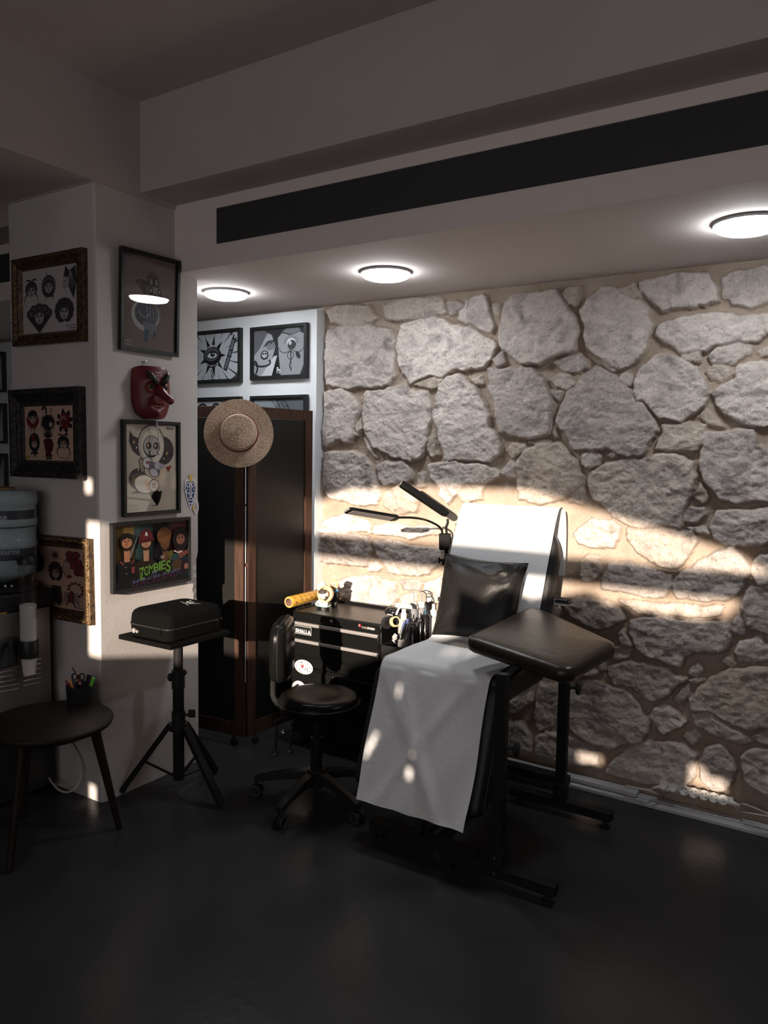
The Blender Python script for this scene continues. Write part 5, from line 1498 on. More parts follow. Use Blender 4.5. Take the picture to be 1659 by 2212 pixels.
for zc, zh, nm in ((.640, .068, 'upper'), (.545, .072, 'lower')):
    b = MB(); b.box((tx0 + .018, ty0 + .002, zc - zh / 2), (tx1 - .018, ty0 + .03, zc + zh / 2)); dr = b.build('drawer', CHEST, t, bevel=.003)
    zt = zc + zh / 2
    b = MB(); b.box((tx0 + .018, ty0 - .012, zt - .003), (tx1 - .018, ty0 + .006, zt + .010)); b.box((tx0 + .018, ty0 - .012, zt - .006), (tx1 - .018, ty0 - .008, zt + .002)); hd = b.build('handle', SILVER, dr, bevel=.0015)
    if nm == 'upper':
        p = on(655, 1361, 1, ty0)
        a = Art((p.x - .075, ty0 + .0012, p.z - .024), UX, UZ, PN, .128, .043)
        a.poly([(0, 0), (1, 0), (1, 1), (0, 1)], (214, 210, 206)); a.poly([(.012, .04), (.988, .04), (.988, .96), (.012, .96)], (22, 22, 22)); a.text('EMALLA', .575, .38, .79, .48, (236, 232, 228))
        for k in range(13):
            a.line([(.22 + .057 * k, .20), (.255 + .057 * k, .20 - .03 * (k % 2))], .03, (220, 216, 212))
        a.build('name_sticker', dr)
for zc in (.475,):
    b = MB(); b.box((tx0 + .018, ty0 + .004, zc - .03), (tx1 - .018, ty0 + .03, zc + .022)); b.build('plinth_panel', CHEST, t, bevel=.003)

t = T('rolling_cabinet', 'black rolling cabinet with two doors and round stickers under the tool chest', 'cabinet', ((tx0 + tx1) / 2, 3.35, 0))
b = MB(); b.box((tx0 - .012, ty0 + .008, .07), (tx1 + .012, ty1 + .005, .438)); b.build('body', CHEST, t, bevel=.004)
for x0, x1 in ((tx0 + .004, -2.335), (-2.322, tx1 - .004)):
    b = MB(); b.box((x0, ty0 - .004, .085), (x1, ty0 + .010, .428)); dr = b.build('door', CHEST, t, bevel=.003)
    b = MB(); hx = x1 - .018 if x0 < -2.5 else x0 + .018; b.box((hx - .006, ty0 - .016, .22), (hx + .006, ty0 - .004, .32)); b.build('door_pull', BLACKP, dr, bevel=.003)
    if x0 < -2.5:
        ys = ty0 - .0045
        p = on(656, 1441, 1, ys)
        a = Art((p.x - .062, ys, p.z - .049), UX, Vector((-.0, 0, 1)), PN, .124, .098)
        a.ell(.5, .5, .5, .5 * 98 / 124, (226, 222, 220))
        def arc(body, rx, ry, a0, a1, h, up):
            for i, ch in enumerate(body):
                an = a0 + (a1 - a0) * i / (len(body) - 1)
                x, y = .5 + rx * math.cos(math.radians(an)), .5 + ry * math.sin(math.radians(an))
                rt = (math.degrees(math.atan2(math.sin(math.radians(an)) * .79 / ry, math.cos(math.radians(an)) / rx)) - 90) if up else (math.degrees(math.atan2(math.sin(math.radians(an)) * .79 / ry, math.cos(math.radians(an)) / rx)) + 90)
                a.text(ch, x, y, .024 if ch == 'I' else .072, h, (30, 28, 30), rot=rt)
        arc('ALMAGRO', .35, .25, 148, 32, .15, True)
        arc('CONNECTION', .39, .35, 207, 333, .125, False)
        a.text('L', .27, .40, .065, .22, (28, 26, 28)); a.text('V', .58, .40, .11, .22, (28, 26, 28)); a.text('E', .71, .40, .075, .22, (28, 26, 28))
        hh_ = [(.43, .38), (.35, .54), (.355, .62), (.39, .64), (.43, .58), (.47, .64), (.505, .62), (.51, .54)]
        a.poly(hh_, (206, 62, 66))
        for x in (.10, .90):
            for q in range(4):
                an = q * PI / 4; a.line([(x - .03 * math.cos(an), .5 - .04 * math.sin(an)), (x + .03 * math.cos(an), .5 + .04 * math.sin(an))], .012, (28, 26, 28))
        a.build('oval_sticker', dr)
        p = on(646, 1492, 1, ys)
        a = Art((p.x - .052, ys, p.z - .050), UX, UZ, PN, .104, .104)
        a.ell(.5, .5, .5, .5, (228, 225, 222)); a.ell(.5, .5, .34, .34, (206, 204, 202)); a.ell(.5, .5, .33, .33, (30, 40, 54), a0=90, a1=270); a.poly([(.5, .17), (.56, .17), (.56, .83), (.5, .83)], W_); a.ell(.52, .5, .31, .31, (232, 230, 228), a0=-90, a1=90)
        for q in range(6):
            an = q * PI / 6; a.line([(.74 - .12 * math.cos(an), .60 - .12 * math.sin(an)), (.74 + .12 * math.cos(an), .60 + .12 * math.sin(an))], .03, (176, 70, 76))
        a.curve(.5, .5, .42, .42, 40, 140, .012, (120, 120, 124))
        a.build('round_sticker', dr)
for x, y in ((tx0 + .05, ty0 + .05), (tx1 - .05, ty0 + .05), (tx0 + .05, ty1 - .05), (tx1 - .05, ty1 - .05)):
    b = MB(); b.cyl((x, y, .075), (x, y, .045), .012); b.cyl((x - .012, y, .030), (x + .012, y, .030), .030, n=20); b.build('caster', BLACKP, t)

# film roll
zt = .7375
FR = M('film_yellow', (.66, .36, .055), .3, spec=.5, coat=.3, col2=(.58, .30, .04), vscale=14)
p0 = on(624, 1300, 2, zt + .034); p1 = on(697, 1281, 2, zt + .034)
p0.z = p1.z = zt + .0314
d = (p1 - p0).normalized(); L_ = (p1 - p0).length
t = T('cling_film_roll', 'yellow printed roll of cling film lying on the left edge of the chest', 'roll', p0)
q = Vector((-d.y, d.x, 0))
b = MB(); b.lathe(p0, d, [(.0225, .002), (.030, 0), (.0312, .003), (.0312, L_ - .004), (.029, L_), (.0215, L_ - .002)], 40, False, False); b.build('film', FR, t, ang=50)
b = MB(); b.lathe(p0 - d * .004, d, [(.0205, 0), (.0235, 0), (.0235, L_ + .006), (.0205, L_ + .006)], 36, False, False); b.lathe(p0 - d * .004, d, [(.0200, .0), (.0200, L_ + .006)], 36, False, False); b.build('core', M('card_core', (.42, .26, .19), .8), t)
b = MB()
R_ = random.Random(1)
for k in range(34):
    s_ = .02 + (L_ - .05) * (k % 7) / 6 + R_.uniform(-.004, .004)
    an = math.radians(95 + (k // 7) * 38 + R_.uniform(-8, 8))
    w = lambda s, a_: p0 + d * s + (q * math.cos(a_) + UZ * math.sin(a_)) * .0316
    pts = [w(s_ + .006 * j + R_.uniform(-.002, .002), an + .25 * ((j % 2) - .5) + .06 * j) for j in range(4)]
    b.tube(pts, .0008, 5)
b.build('film_print', M('film_ink', (.06, .05, .02), .6), t, ang=180)

# three little figures
def fig(px, py, y):
    p = on(px, py, 1, y); return p
WT = M('toy_white', (.66, .64, .62), .5); TANM = M('toy_tan', (.62, .44, .26), .5); MINT = M('toy_mint', (.30, .56, .52), .4); BLUE = M('toy_blue', (.08, .20, .32), .5); SKIN = M('toy_face', (.74, .60, .50), .5)
y1 = 3.30
c = on(698, 1300, 1, y1)
t = T('toy_figure', 'small white toy figure crouching on a mint skateboard on the chest', 'toy', (c.x, c.y, zt))
b = MB(); l = []
xs = [-.052, -.044, -.03, 0, .03, .044, .052]
for x, z, w in zip(xs, (.030, .024, .019, .018, .019, .024, .030), (.006, .013, .016, .016, .016, .013, .006)):
    m_ = Vector((c.x + x, y1, zt + z)); l.append([m_ + UY * w + UZ * .002, m_ - UY * w + UZ * .002, m_ - UY * w - UZ * .002, m_ + UY * w - UZ * .002])
b.loops(l); b.build('skateboard', MINT, t, ang=180)
for x in (-.028, .028):
    for e in (-.011, .011):
        b = MB(); b.cyl((c.x + x, y1 + e - .004, zt + .0075), (c.x + x, y1 + e + .004, zt + .0075), .0075, n=14); b.build('wheel', BLACKP, t)
b = MB(); b.ball((c.x - .012, y1, zt + .040), .020, .018, .024); b.ball((c.x + .014, y1, zt + .034), .018, .015, .018); b.tube([(c.x - .01, y1 - .01, zt + .05), (c.x - .03, y1 - .012, zt + .04), (c.x - .036, y1 - .01, zt + .026)], .006, 8); b.build('body', WT, t, ang=180)
b = MB(); b.ball((c.x + .006, y1 - .002, zt + .082), .030, .026, .026, 18); b.build('head', SKIN, t, ang=180)
b = MB(); b.lathe((c.x + .010, y1 + .006, zt + .085), Vector((.2, -1, .25)), [(.046, -.01), (.048, 0), (.043, .012), (.034, .014)], 32, True, False); b.build('hood', TANM, t, ang=180)
b = MB(); b.ball((c.x + .004, y1 - .012, zt + .098), .026, .018, .014, 14); b.tube([(c.x + .03, y1 - .016, zt + .078), (c.x + .034, y1 - .016, zt + .066), (c.x + .024, y1 - .02, zt + .058)], .006, 8); b.build('hair', M('toy_dark', (.05, .04, .035), .6), t, ang=180)
y2 = 3.40
c = on(697, 1268, 1, y2)
t = T('toy_figure', 'white fluffy toy figure standing behind the skateboard toy on the chest', 'toy', (c.x, c.y, zt))
b = MB(); b.tube([(c.x - .012, y2, zt), (c.x - .010, y2, zt + .05)], .009, 10); b.tube([(c.x + .012, y2, zt), (c.x + .010, y2, zt + .05)], .009, 10); b.ball((c.x, y2, zt + .065), .022, .018, .028); b.build('body', WT, t, ang=180)
b = MB(); R_ = random.Random(3)
for k in range(26):
    v = Vector((R_.gauss(0, 1), R_.gauss(0, 1), R_.gauss(0, 1))).normalized(); b.ball(Vector((c.x, y2, c.z)) + v * .022, .012, n=9, m=6)
b.build('fluffy_head', WT, t, ang=180)
c = on(723, 1266, 1, y2)
t = T('toy_figure', 'tan round-headed toy figure with blue arm at the back of the chest', 'toy', (c.x, c.y, zt))
b = MB(); b.ball((c.x, y2, c.z + .006), .026, .024, .030, 18); b.ball((c.x + .022, y2, c.z + .022), .010, .006, .011); b.build('head', TANM, t, ang=180)
b = MB(); b.tube([(c.x - .010, y2, zt), (c.x - .008, y2, zt + .04)], .010, 10); b.tube([(c.x + .014, y2 - .01, zt), (c.x + .010, y2, zt + .04)], .010, 10); b.tube([(c.x, y2, zt + .03), (c.x, y2, c.z - .018)], [.022, .012], 14); b.build('body', BLACKP, t, ang=180)
b = MB(); b.tube([(c.x + .004, y2 - .015, c.z - .030), (c.x + .026, y2 - .02, c.z - .026), (c.x + .034, y2 - .02, c.z - .012)], [.008, .008, .010], 10); b.build('arm', BLUE, t, ang=180)
b = MB(); b.cyl((c.x - .008, y2 - .0235, c.z + .010), (c.x - .008, y2 - .0205, c.z + .010), .0028); b.cyl((c.x + .010, y2 - .0235, c.z + .010), (c.x + .010, y2 - .0205, c.z + .010), .0028); b.build('eyes', BLACKP, t)

# ---------------------------------------------- side tray with bottles
by0 = 3.185
t = T('side_tray', 'black open tray hung on the right side of the tool chest', 'tray', (-1.93, 3.3, .56))
b = MB()
xa, xb, ya, yb, za, zb = -2.043, -1.84, 3.17, 3.42, .560, .640
b.box((xa, ya, za), (xb, yb, za + .006)); b.box((xa, ya, za), (xb, ya + .005, zb)); b.box((xa, yb - .005, za), (xb, yb, zb + .03)); b.box((xa, ya, za), (xa + .004, yb, zb)); b.box((xb - .004, ya, za), (xb, yb, zb))
b.build('tray_body', BLACKM, t)
fl = za + .0061
def stand(px, y):
    p = on(px, 1350, 1, y); return Vector((p.x, y, fl))
MILK = M('milky_plastic', (.55, .53, .52), .3, spec=.4, trans=.35, ior=1.15)
GREYB = M('wash_bottle', (.50, .50, .53), .25, trans=.6, ior=1.12)
def zat(py, px, y): return on(px, py, 1, y).z
# spray bottle
p = stand(872, 3.24); zsh, zn, ztop = zat(1334, 872, 3.24), zat(1318, 872, 3.24), zat(1305, 872, 3.24)
t = T('spray_bottle', 'milky spray bottle with white trigger head in the side tray', 'bottle', p)
b = MB(); b.lathe(p, UZ, [(.001, 0), (.026, 0), (.028, .004), (.028, zsh - fl - .03), (.024, zsh - fl - .01), (.013, zsh - fl), (.001, zsh - fl)], 28); b.build('bottle_body', MILK, t, ang=180)
b = MB(); b.lathe((p.x, p.y, zsh), UZ, [(.015, -.004), (.015, .022), (.011, .026), (.011, zn - zsh + .006)], 24); b.build('collar', WHITEP, t)
hx = Vector((RT.x, RT.y, 0)).normalized(); hy = Vector((-hx.y, hx.x, 0))
b = MB(); m_ = Vector((p.x, p.y, (zn + ztop) / 2 + .004)); l = []
for s_, w, z0, z1 in ((-.044, .007, .0, .012), (-.038, .008, -.005, .015), (0, .011, -.008, .017), (.026, .012, -.010, .016), (.040, .010, -.013, .002), (.042, .009, -.014, -.008)):
    c = m_ + hx * s_; l.append([c + hy * w + UZ * z1, c - hy * w + UZ * z1, c - hy * w + UZ * z0, c + hy * w + UZ * z0])
b.loops(l); b.build('spray_head', WHITEP, t, bevel=.002)
b = MB(); b.tube([m_ - hx * .022 - UZ * .004, m_ - hx * .030 - UZ * .022, m_ - hx * .038 - UZ * .042], [.006, .005, .006], 8); b.build('trigger', WHITEP, t)
# two blurred wash bottles with bent tubes, one pump bottle
for px, y, ptop, lab in ((893, 3.35, 1300, 'grey translucent wash bottle with bent tube behind the spray bottle'), (910, 3.388, 1299, 'second grey translucent wash bottle, nearer the stone wall')):
    p = stand(px, y); zc = zat(ptop, px, y)
    t = T('wash_bottle', lab, 'bottle', p)
    b = MB(); b.lathe(p, UZ, [(.001, 0), (.0225, 0), (.0235, .005), (.0235, zc - fl - .055), (.017, zc - fl - .03), (.001, zc - fl - .03)], 28); b.build('bottle_body', GREYB, t, ang=180)
    b = MB(); b.lathe((p.x, p.y, zc - .032), UZ, [(.017, 0), (.017, .03), (.012, .034), (.001, .034)], 22); b.build('screw_cap', GREYP, t)
    b = MB(); b.tube(smooth([(p.x, y, zc), (p.x, y, zc + .035), p.xy.to_3d() + UZ * (zc + .052) - hx * .010, p.xy.to_3d() + UZ * (zc + .062) - hx * .04, p.xy.to_3d() + UZ * (zc + .058) - hx * .058]), .003, 8); b.build('bent_tube', GREYB, t, ang=180)
p = stand(936, 3.36); zc = zat(1326, 936, 3.36)
t = T('wash_bottle', 'white capped wash bottle with dark bent tube beside the black pillow', 'bottle', p)
b = MB(); b.lathe(p, UZ, [(.001, 0), (.024, 0), (.025, .005), (.025, zc - fl - .02), (.001, zc - fl)], 24); b.build('bottle_body', MILK, t, ang=180)
b = MB(); b.lathe((p.x, p.y, zc - .01), UZ, [(.018, 0), (.017, .026), (.009, .034), (.008, .060), (.001, .062)], 22); b.build('cap', WHITEP, t)
b = MB(); zt2 = zc + .05; q0 = p.xy.to_3d()
b.tube(smooth([q0 + UZ * zt2, q0 + UZ * (zt2 + .022), q0 + UZ * (zt2 + .036) - hx * .012, q0 + UZ * (zt2 + .034) - hx * .042]), .003, 8)
b.build('bent_tube', M('tube_brown', (.06, .05, .045), .3), t, ang=180)
b = MB(); b.tube(smooth([q0 + UZ * (zt2 + .03) - hx * .004, q0 + UZ * (zt2 + .048) - hx * .016, q0 + UZ * (zt2 + .056) - hx * .030]), .0028, 8); b.build('tube_spur', M('tube_brown', (.06, .05, .045)), t, ang=180)
# ink bottles
INKB = M('ink_bottle', (.010, .010, .011), .15, spec=.6)
for px, y, psh, ptop, rad, cap, lab, lc in ((893, 3.215, 1350, 1327, .021, INKB, 'black dropper ink bottle with white eagle label at the tray front', (206, 200, 196)), (909, 3.25, 1340, 1324, .014, INKB, 'slim black ink bottle with gold label in the side tray', (164, 136, 70)), (919, 3.29, 1325, 1306, .020, M('blue_cap', (.022, .055, .085), .4), 'tall black ink bottle with blue cap in the side tray', (150, 140, 136))):
    p = stand(px, y); zs_, zt_ = zat(psh, px, y), zat(ptop, px, y)
    t = T('ink_bottle', lab, 'bottle', p, None)
    b = MB(); b.lathe(p, UZ, [(.001, 0), (rad, 0), (rad + .001, .004), (rad + .001, zs_ - fl - .012), (rad * .5, zs_ - fl), (.001, zs_ - fl)], 24); b.build('bottle_body', INKB, t, ang=180)
    b = MB(); b.lathe((p.x, p.y, zs_ - .002), UZ, [(rad * .62, 0), (rad * .62, .010), (rad * .3, .014), (.003, zt_ - zs_), (.001, zt_ - zs_ + .002)], 18); b.build('nozzle_cap', cap, t, ang=50)
    vd = Vector((CAM.x - p.x, CAM.y - y, 0)).normalized(); vq = Vector((-vd.y, vd.x, 0))
    zl = fl + (zs_ - fl) * .42
    a = Art(p + vd * (rad + .0025) + vq * rad * .0 + UZ * (zl - fl) - vq * rad * .6, vq, UZ, vd, rad * 1.2, .05)
    if rad > .0205:
        a.poly([(.1, .50), (.42, .30), (.5, .1), (.58, .30), (.9, .50), (.55, .42), (.5, .60), (.45, .42)], lc); a.ell(.5, .78, .12, .10, (150, 110, 84)); a.curve(.5, .0, .45, .18, 160, 20, .06, lc)
    else:
        for k in range(6):
            a.line([(.25, .1 + .16 * k), (.75 - .1 * (k % 2), .1 + .16 * k)], .22, lc)
    a.build('label_print', t)
# tape roll, markers, clip, black pieces
TAPE = M('masking_tape', (.66, .48, .27), .7)
c = on(853, 1343, 1, 3.20); ax = Vector((.86, -.35, .28)).normalized()
t = T('tape_roll', 'beige roll of masking tape standing in the side tray', 'tape', c)
b = MB(); b.lathe(c - ax * .009, ax, [(.019, 0), (.026, 0), (.026, .018), (.019, .018), (.019, 0)], 32, False, False); b.build('tape', TAPE, t)
b = MB(); b.lathe(c - ax * .0095, ax, [(.0165, 0), (.0192, 0), (.0192, .019), (.0165, .019), (.0165, 0)], 32, False, False); b.build('core', BLACKP, t)
for (pa, pb, lab) in (((868, 1362), (875, 1340), 'blue-labelled marker leaning in front of the spray bottle'), ((872, 1366), (883, 1334), 'longer blue-topped marker, right one of the leaning pair')):
    p0, p1 = on(*pa, 1, 3.185), on(*pb, 1, 3.20); dd = p1 - p0
    t = T('marker', lab, 'marker', p0, None)
    b = MB(); b.cyl(p0 - dd * .5, p1, .0052, n=14); b.build('barrel', INKB, t)
    b = MB(); b.cyl(p0 + dd * (.15 if pb[0] < 880 else .6), p1 - dd * .1, .0056, n=14); b.build('blue_label', M('marker_blue', (.055, .085, .26), .4), t)
c = on(853, 1377, 1, 3.166)
t = T('plastic_clip', 'small translucent round plastic hook on the front of the side tray', 'hook', c)
b = MB(); b.lathe(c, PN, [(.001, -.002), (.013, -.002), (.014, .001), (.013, .004), (.001, .004)], 28); b.build('disc', MILK, t)
b = MB(); b.bar(c + Vector((-.004, 0, .018)), c + Vector((.014, 0, .010)), .005, .005); b.bar(c + Vector((-.016, 0, -.014)), c + Vector((.002, 0, -.026)), .003, .004); b.bar(c + Vector((-.002, 0, -.006)), c + Vector((-.007, 0, -.020)), .007, .003, up=(0, 1, 0)); b.build('tabs', WHITEP, t, bevel=.001)
c = on(847, 1322, 2, .7637); c.x = min(c.x, -2.092)
t = T('power_supply', 'black rounded power unit with white lettering on the right edge of the chest', 'device', c)
b = MB(); b.ball(c, .042, .03, .026, 22); b.build('shell', INKB, t, ang=60)
a = Art(c + Vector((-.012, -.0305, -.010)), UX, UZ, PN, .036, .010); a.text('CRITICAL', .5, .1, 1, .8, (210, 206, 204)); a.build('lettering', t)
c = on(836, 1345, 1, 3.20)
t = T('tape_roll', 'black disc of tape hung on the chest corner beside the side tray', 'tape', c)
b = MB(); b.lathe(c - Vector((.009, 0, 0)), Vector((1, -.25, 0)), [(.012, 0), (.030, 0), (.031, .003), (.031, .015), (.030, .018), (.012, .018), (.012, 0)], 30, False, False); b.build('tape', BLACKP, t)
b = MB(); b.lathe(c - Vector((.009, 0, 0)), Vector((1, -.25, 0)), [(.001, .004), (.012, .004), (.012, .014), (.001, .014)], 24); b.build('core', BLACKP, t)

# ============================================================ two-headed lamp
lp = Vector((-1.815, 3.415, 0))
t = T('work_lamp', 'black two-headed bar lamp on a slim pole behind the pillow', 'lamp', lp)
D0 = dep((lp.x, lp.y, 1.1))
b = MB(); b.lathe(lp, UZ, [(.001, 0), (.11, 0), (.11, .012), (.02, .02), (.001, .02)], 32); b.build('base', BLACKM, t)
zt_ = on(962, 1186, 0, lp.x).z
b = MB(); b.cyl(lp + UZ * .015, lp + UZ * (zt_ + .01), .0095, n=16); b.build('pole', LAMPB, t)
pbx = lp + UZ * zt_
b = MB(); c = pt(961, 1170, D0); b.obox(c, RT * .029, UP * .042, fw * .020); b.build('control_box', LAMPB, t, bevel=.006)
b = MB(); k = pt(955, 1210, D0); b.cyl(k + RT * .02, k - RT * .012, .006); b.obox(k - RT * .014, RT * .005, UP * .014, fw * .008); b.obox(pt(960, 1216, D0), RT * .013, UP * .012, fw * .013); b.build('clamp', LAMPB, t, bevel=.002)
b = MB(); k = pt(951, 1294, D0); b.obox(k, RT * .012, UP * .010, fw * .012); b.build('clamp_knob', LAMPB, t, bevel=.003)
D1, D2 = 3.60, 3.40
def at(px, py, s): return pt(px, py, s)
b = MB(); b.tube(smooth([at(955.5, 1153, D0 - .01), at(954.5, 1146, D0 - .02), at(950, 1139, D0 - .03), at(940, 1132, D0 - .05), at(922, 1124, D0 - .09), at(905, 1120, D1 + .06), at(885, 1118, D1 + .03), at(856, 1118, D1)]), .0055, 10); b.build('flex_neck', LAMPB, t, ang=180)
b = MB(); b.tube(smooth([at(965, 1153, D0 - .01), at(964, 1145, D0 - .01), at(964, 1138, D0), at(967, 1130, D0), at(967, 1121, D0)]), .0062, 10); b.build('flex_neck', LAMPB, t, ang=180)
def bar_head(a, c, wd, th, up, name='lamp_head'):
    d = (c - a); L_ = d.length; x = d.normalized(); z = (up - x * up.dot(x)).normalized(); y = z.cross(x)
    b = MB(); l = []
    for s_, k in ((0, .80), (.012, 1), (L_ - .02, 1), (L_, .55)):
        m_ = a + x * s_
        l.append([m_ + y * wd * k + z * th * .55, m_ - y * wd * k + z * th * .55, m_ - y * wd * k - z * th * .6, m_ + y * wd * k - z * th * .6][::1])
    b.loops(l); hd = b.build(name, LAMPB, t, bevel=.003)
    b = MB(); m0, m1 = a + x * .016 - z * th * .62, a + x * (L_ - .035) - z * th * .62
    b.obox((m0 + m1) / 2, (m1 - m0) / 2, y * wd * .8, z * .001); b.build('light_strip', M('led_cover', (.30, .27, .26), .4), hd)
    b = MB()
    for i in range(4):
        for j in range(2):
            m_ = a - x * .0008 + y * wd * (-.5 + .33 * i) + z * th * (-.15 + .4 * j); b.obox(m_, x * .0008, y * wd * .09, z * th * .12)
    b.build('end_vents', M('vent_light', (.45, .44, .42), .4), hd)
bar_head(at(750, 1102, D2), at(858, 1120, D1), .026, .013, Vector((-.22, .62, .75)))
bar_head(at(866, 1044, D0 - .03), at(967, 1112, D0 + .0), .017, .026, Vector((.3, -.6, .55)))
# ============================================================ client chair
chx0, chx1 = -1.785, -1.190
sz_, yf, yb = .720, 2.735, 3.165
tilt = Vector((0, .165, .424)).normalized()            # up along the backrest
bnorm = Vector((0, -tilt.z, tilt.y))                    # out of its front face
t = T('client_chair', 'black padded reclining client chair with papered seat in front of the stone wall', 'chair', (-1.487, 2.95, 0))
def slab(mb, c, ax, ay, az, hx, hy, hz, r, crown=.0, n=8, sharp=2):
    """upholstered slab: rounded outline, softly rounded edges; az is its outward normal"""
    L = []
    def outline(ins):
        l = []
        rr = max(.004, r - ins)
        for sx, sy, a0 in ((1, 1, 0), (-1, 1, 90), (-1, -1, 180), (1, -1, 270)):
            ox, oy = sx * (hx - r), sy * (hy - r)
            for k in range(n + 1):
                a = math.radians(a0 + 90 * k / n)
                l.append((ox + rr * math.cos(a), oy + rr * math.sin(a)))
        return l
    for k, ins in ((-1, .018), (-.82, .004), (-.5, 0), (.5, 0), (.84, .004), (1, .018)):
        L.append([c + ax * x + ay * y + az * (k * hz) for x, y in outline(ins)])
    for f_ in (.75, .45, .1):
        o = outline(.018)
        L.append([c + ax * x * f_ + ay * y * f_ + az * (hz + crown * (1 - f_ ** 2)) for x, y in o])
    return mb.loops(L)
b = MB()
slab(b, Vector((-1.487, (yf + yb) / 2 + .03, sz_ - .062)), UX, UY, UZ, .292, (yb - yf) / 2 + .035, .058, .05, .003); b.build('seat', LEATHER, t, ang=180)
# backrest
bh = .655
b0 = Vector((-1.487, 3.16, .70)) - bnorm * .045
b = MB(); slab(b, b0 + tilt * bh / 2, UX, tilt, bnorm, .274, bh / 2, .044, .19, .003, 12); bk = b.build('backrest', LEATHER, t, ang=180)
b = MB(); ol = []
for sx, sy, a0 in ((1, 1, 0), (-1, 1, 90), (-1, -1, 180), (1, -1, 270)):
    for k in range(13):
        a = math.radians(a0 + 90 * k / 12); ol.append(b0 + tilt * bh / 2 + UX * (sx * .084 + .191 * math.cos(a)) + tilt * (sy * (bh / 2 - .19) + .191 * math.sin(a)) + bnorm * .018)
b.tube(ol + [ol[0]], .003, 6); b.build('piping', BLACKP, bk, ang=180)
# leg rest slopes down and forward under the paper
l0, l1 = Vector((-1.487, 2.725, .695)), Vector((-1.487, 2.548, .225))
ld_ = (l1 - l0).normalized(); ln = Vector((0, ld_.z, -ld_.y)); ln = ln if ln.y < 0 else -ln
b = MB(); slab(b, (l0 + l1) / 2 - ln * .045, UX, ld_, ln, .290, (l1 - l0).length / 2, .042, .045, .003); lr = b.build('leg_rest', LEATHER, t, ang=180)
b = MB(); b.tube(smooth([Vector((-1.192, 2.80, .70)), Vector((-1.190, 2.745, .665)), Vector((-1.190, 2.72, .60)), Vector((-1.190, 2.65, .42)), Vector((-1.190, 2.58, .24))]), .0035, 6); b.build('piping', BLACKP, lr, ang=180)
# steel frame and feet
b = MB(); b.box((-1.70, 2.80, .575), (-1.66, 3.30, .602)); b.box((-1.32, 2.80, .575), (-1.28, 3.30, .602)); b.box((-1.70, 2.96, .55), (-1.28, 3.04, .578)); b.build('under_frame', BLACKM, t, bevel=.004)
for yy, x0 in ((2.60, -1.70), (3.46, -1.72)):
    b = MB(); b.box((x0, yy - .030, .034), (-1.16 if yy > 3 else -1.22, yy + .030, .078)); b.build('foot_bar', BLACKM, t, bevel=.004)
for yy in (2.60, 3.46):
    b = MB(); b.bar((-1.487, yy, .05), (-1.487, 3.0 + (yy - 3.0) * .25, .57), .05, .035, up=(1, 0, 0)); b.build('leg', BLACKM, t, bevel=.004)
for x, y in ((-1.66, 2.60), (-1.26, 2.60), (-1.68, 3.46), (-1.20, 3.46)):
    b = MB(); b.lathe((x, y, 0), UZ, [(.001, 0), (.022, 0), (.022, .012), (.008, .014), (.008, .036)], 18); b.build('levelling_foot', BLACKP, t)
b = MB(); b.box((-1.51, 2.60, .040), (-1.46, 3.46, .072)); b.build('spine_bar', BLACKM, t, bevel=.004)
p = on(1214, 1302, 1, 3.33); b = MB(); b.obox(p + Vector((0, 0, .004)), UX * .030, UY * .02, UZ * .014); b.tube([p + Vector((-.01, -.01, -.008)), p + Vector((-.006, -.012, -.024)), p + Vector((-.014, -.012, -.034)), p + Vector((-.022, -.01, -.022))], .005, 8); b.build('headrest_lever', SILVER, t)
b = MB(); b.box((p.x - .03, p.y - .02, p.z - .004), (p.x + .035, p.y + .03, p.z + .02)); b.build('lever_housing', BLACKP, t, bevel=.004)

# ------------------------------------------------------------ paper sheet
px0, px1 = -1.735, -1.237
path = [(3.535, 1.02), (3.530, 1.20), (3.515, 1.30)]
path = [Vector((0, a, c)) for a, c in path]
path += [Vector((0, 3.492, 1.338)), Vector((0, 3.455, 1.348)), Vector((0, 3.418, 1.338))]
for k in range(1, 13):
    s_ = k / 12
    path.append(Vector((0, 3.402 + (3.160 - 3.402) * s_, 1.318 + (.758 - 1.318) * s_)) + Vector((0, -.006, .002)))
path += [Vector((0, 3.135, .735)), Vector((0, 3.09, .7265))]
for k in range(1, 9):
    path.append(Vector((0, 3.09 + (2.745 - 3.09) * k / 8, .7262)))
path += [Vector((0, 2.722, .718)), Vector((0, 2.706, .698)), Vector((0, 2.690, .66))]
for k in range(1, 15):
    s_ = k / 14
    path.append(Vector((0, 2.690 + (2.505 - 2.690) * s_, .66 + (.188 - .66) * s_)))
path = smooth(path, 4)
NP = len(path)
Rp = random.Random(11)
creases = [(Rp.random(), Rp.uniform(.66, 1.0), Rp.uniform(-1, 1), Rp.uniform(.3, 1)) for _ in range(10)]
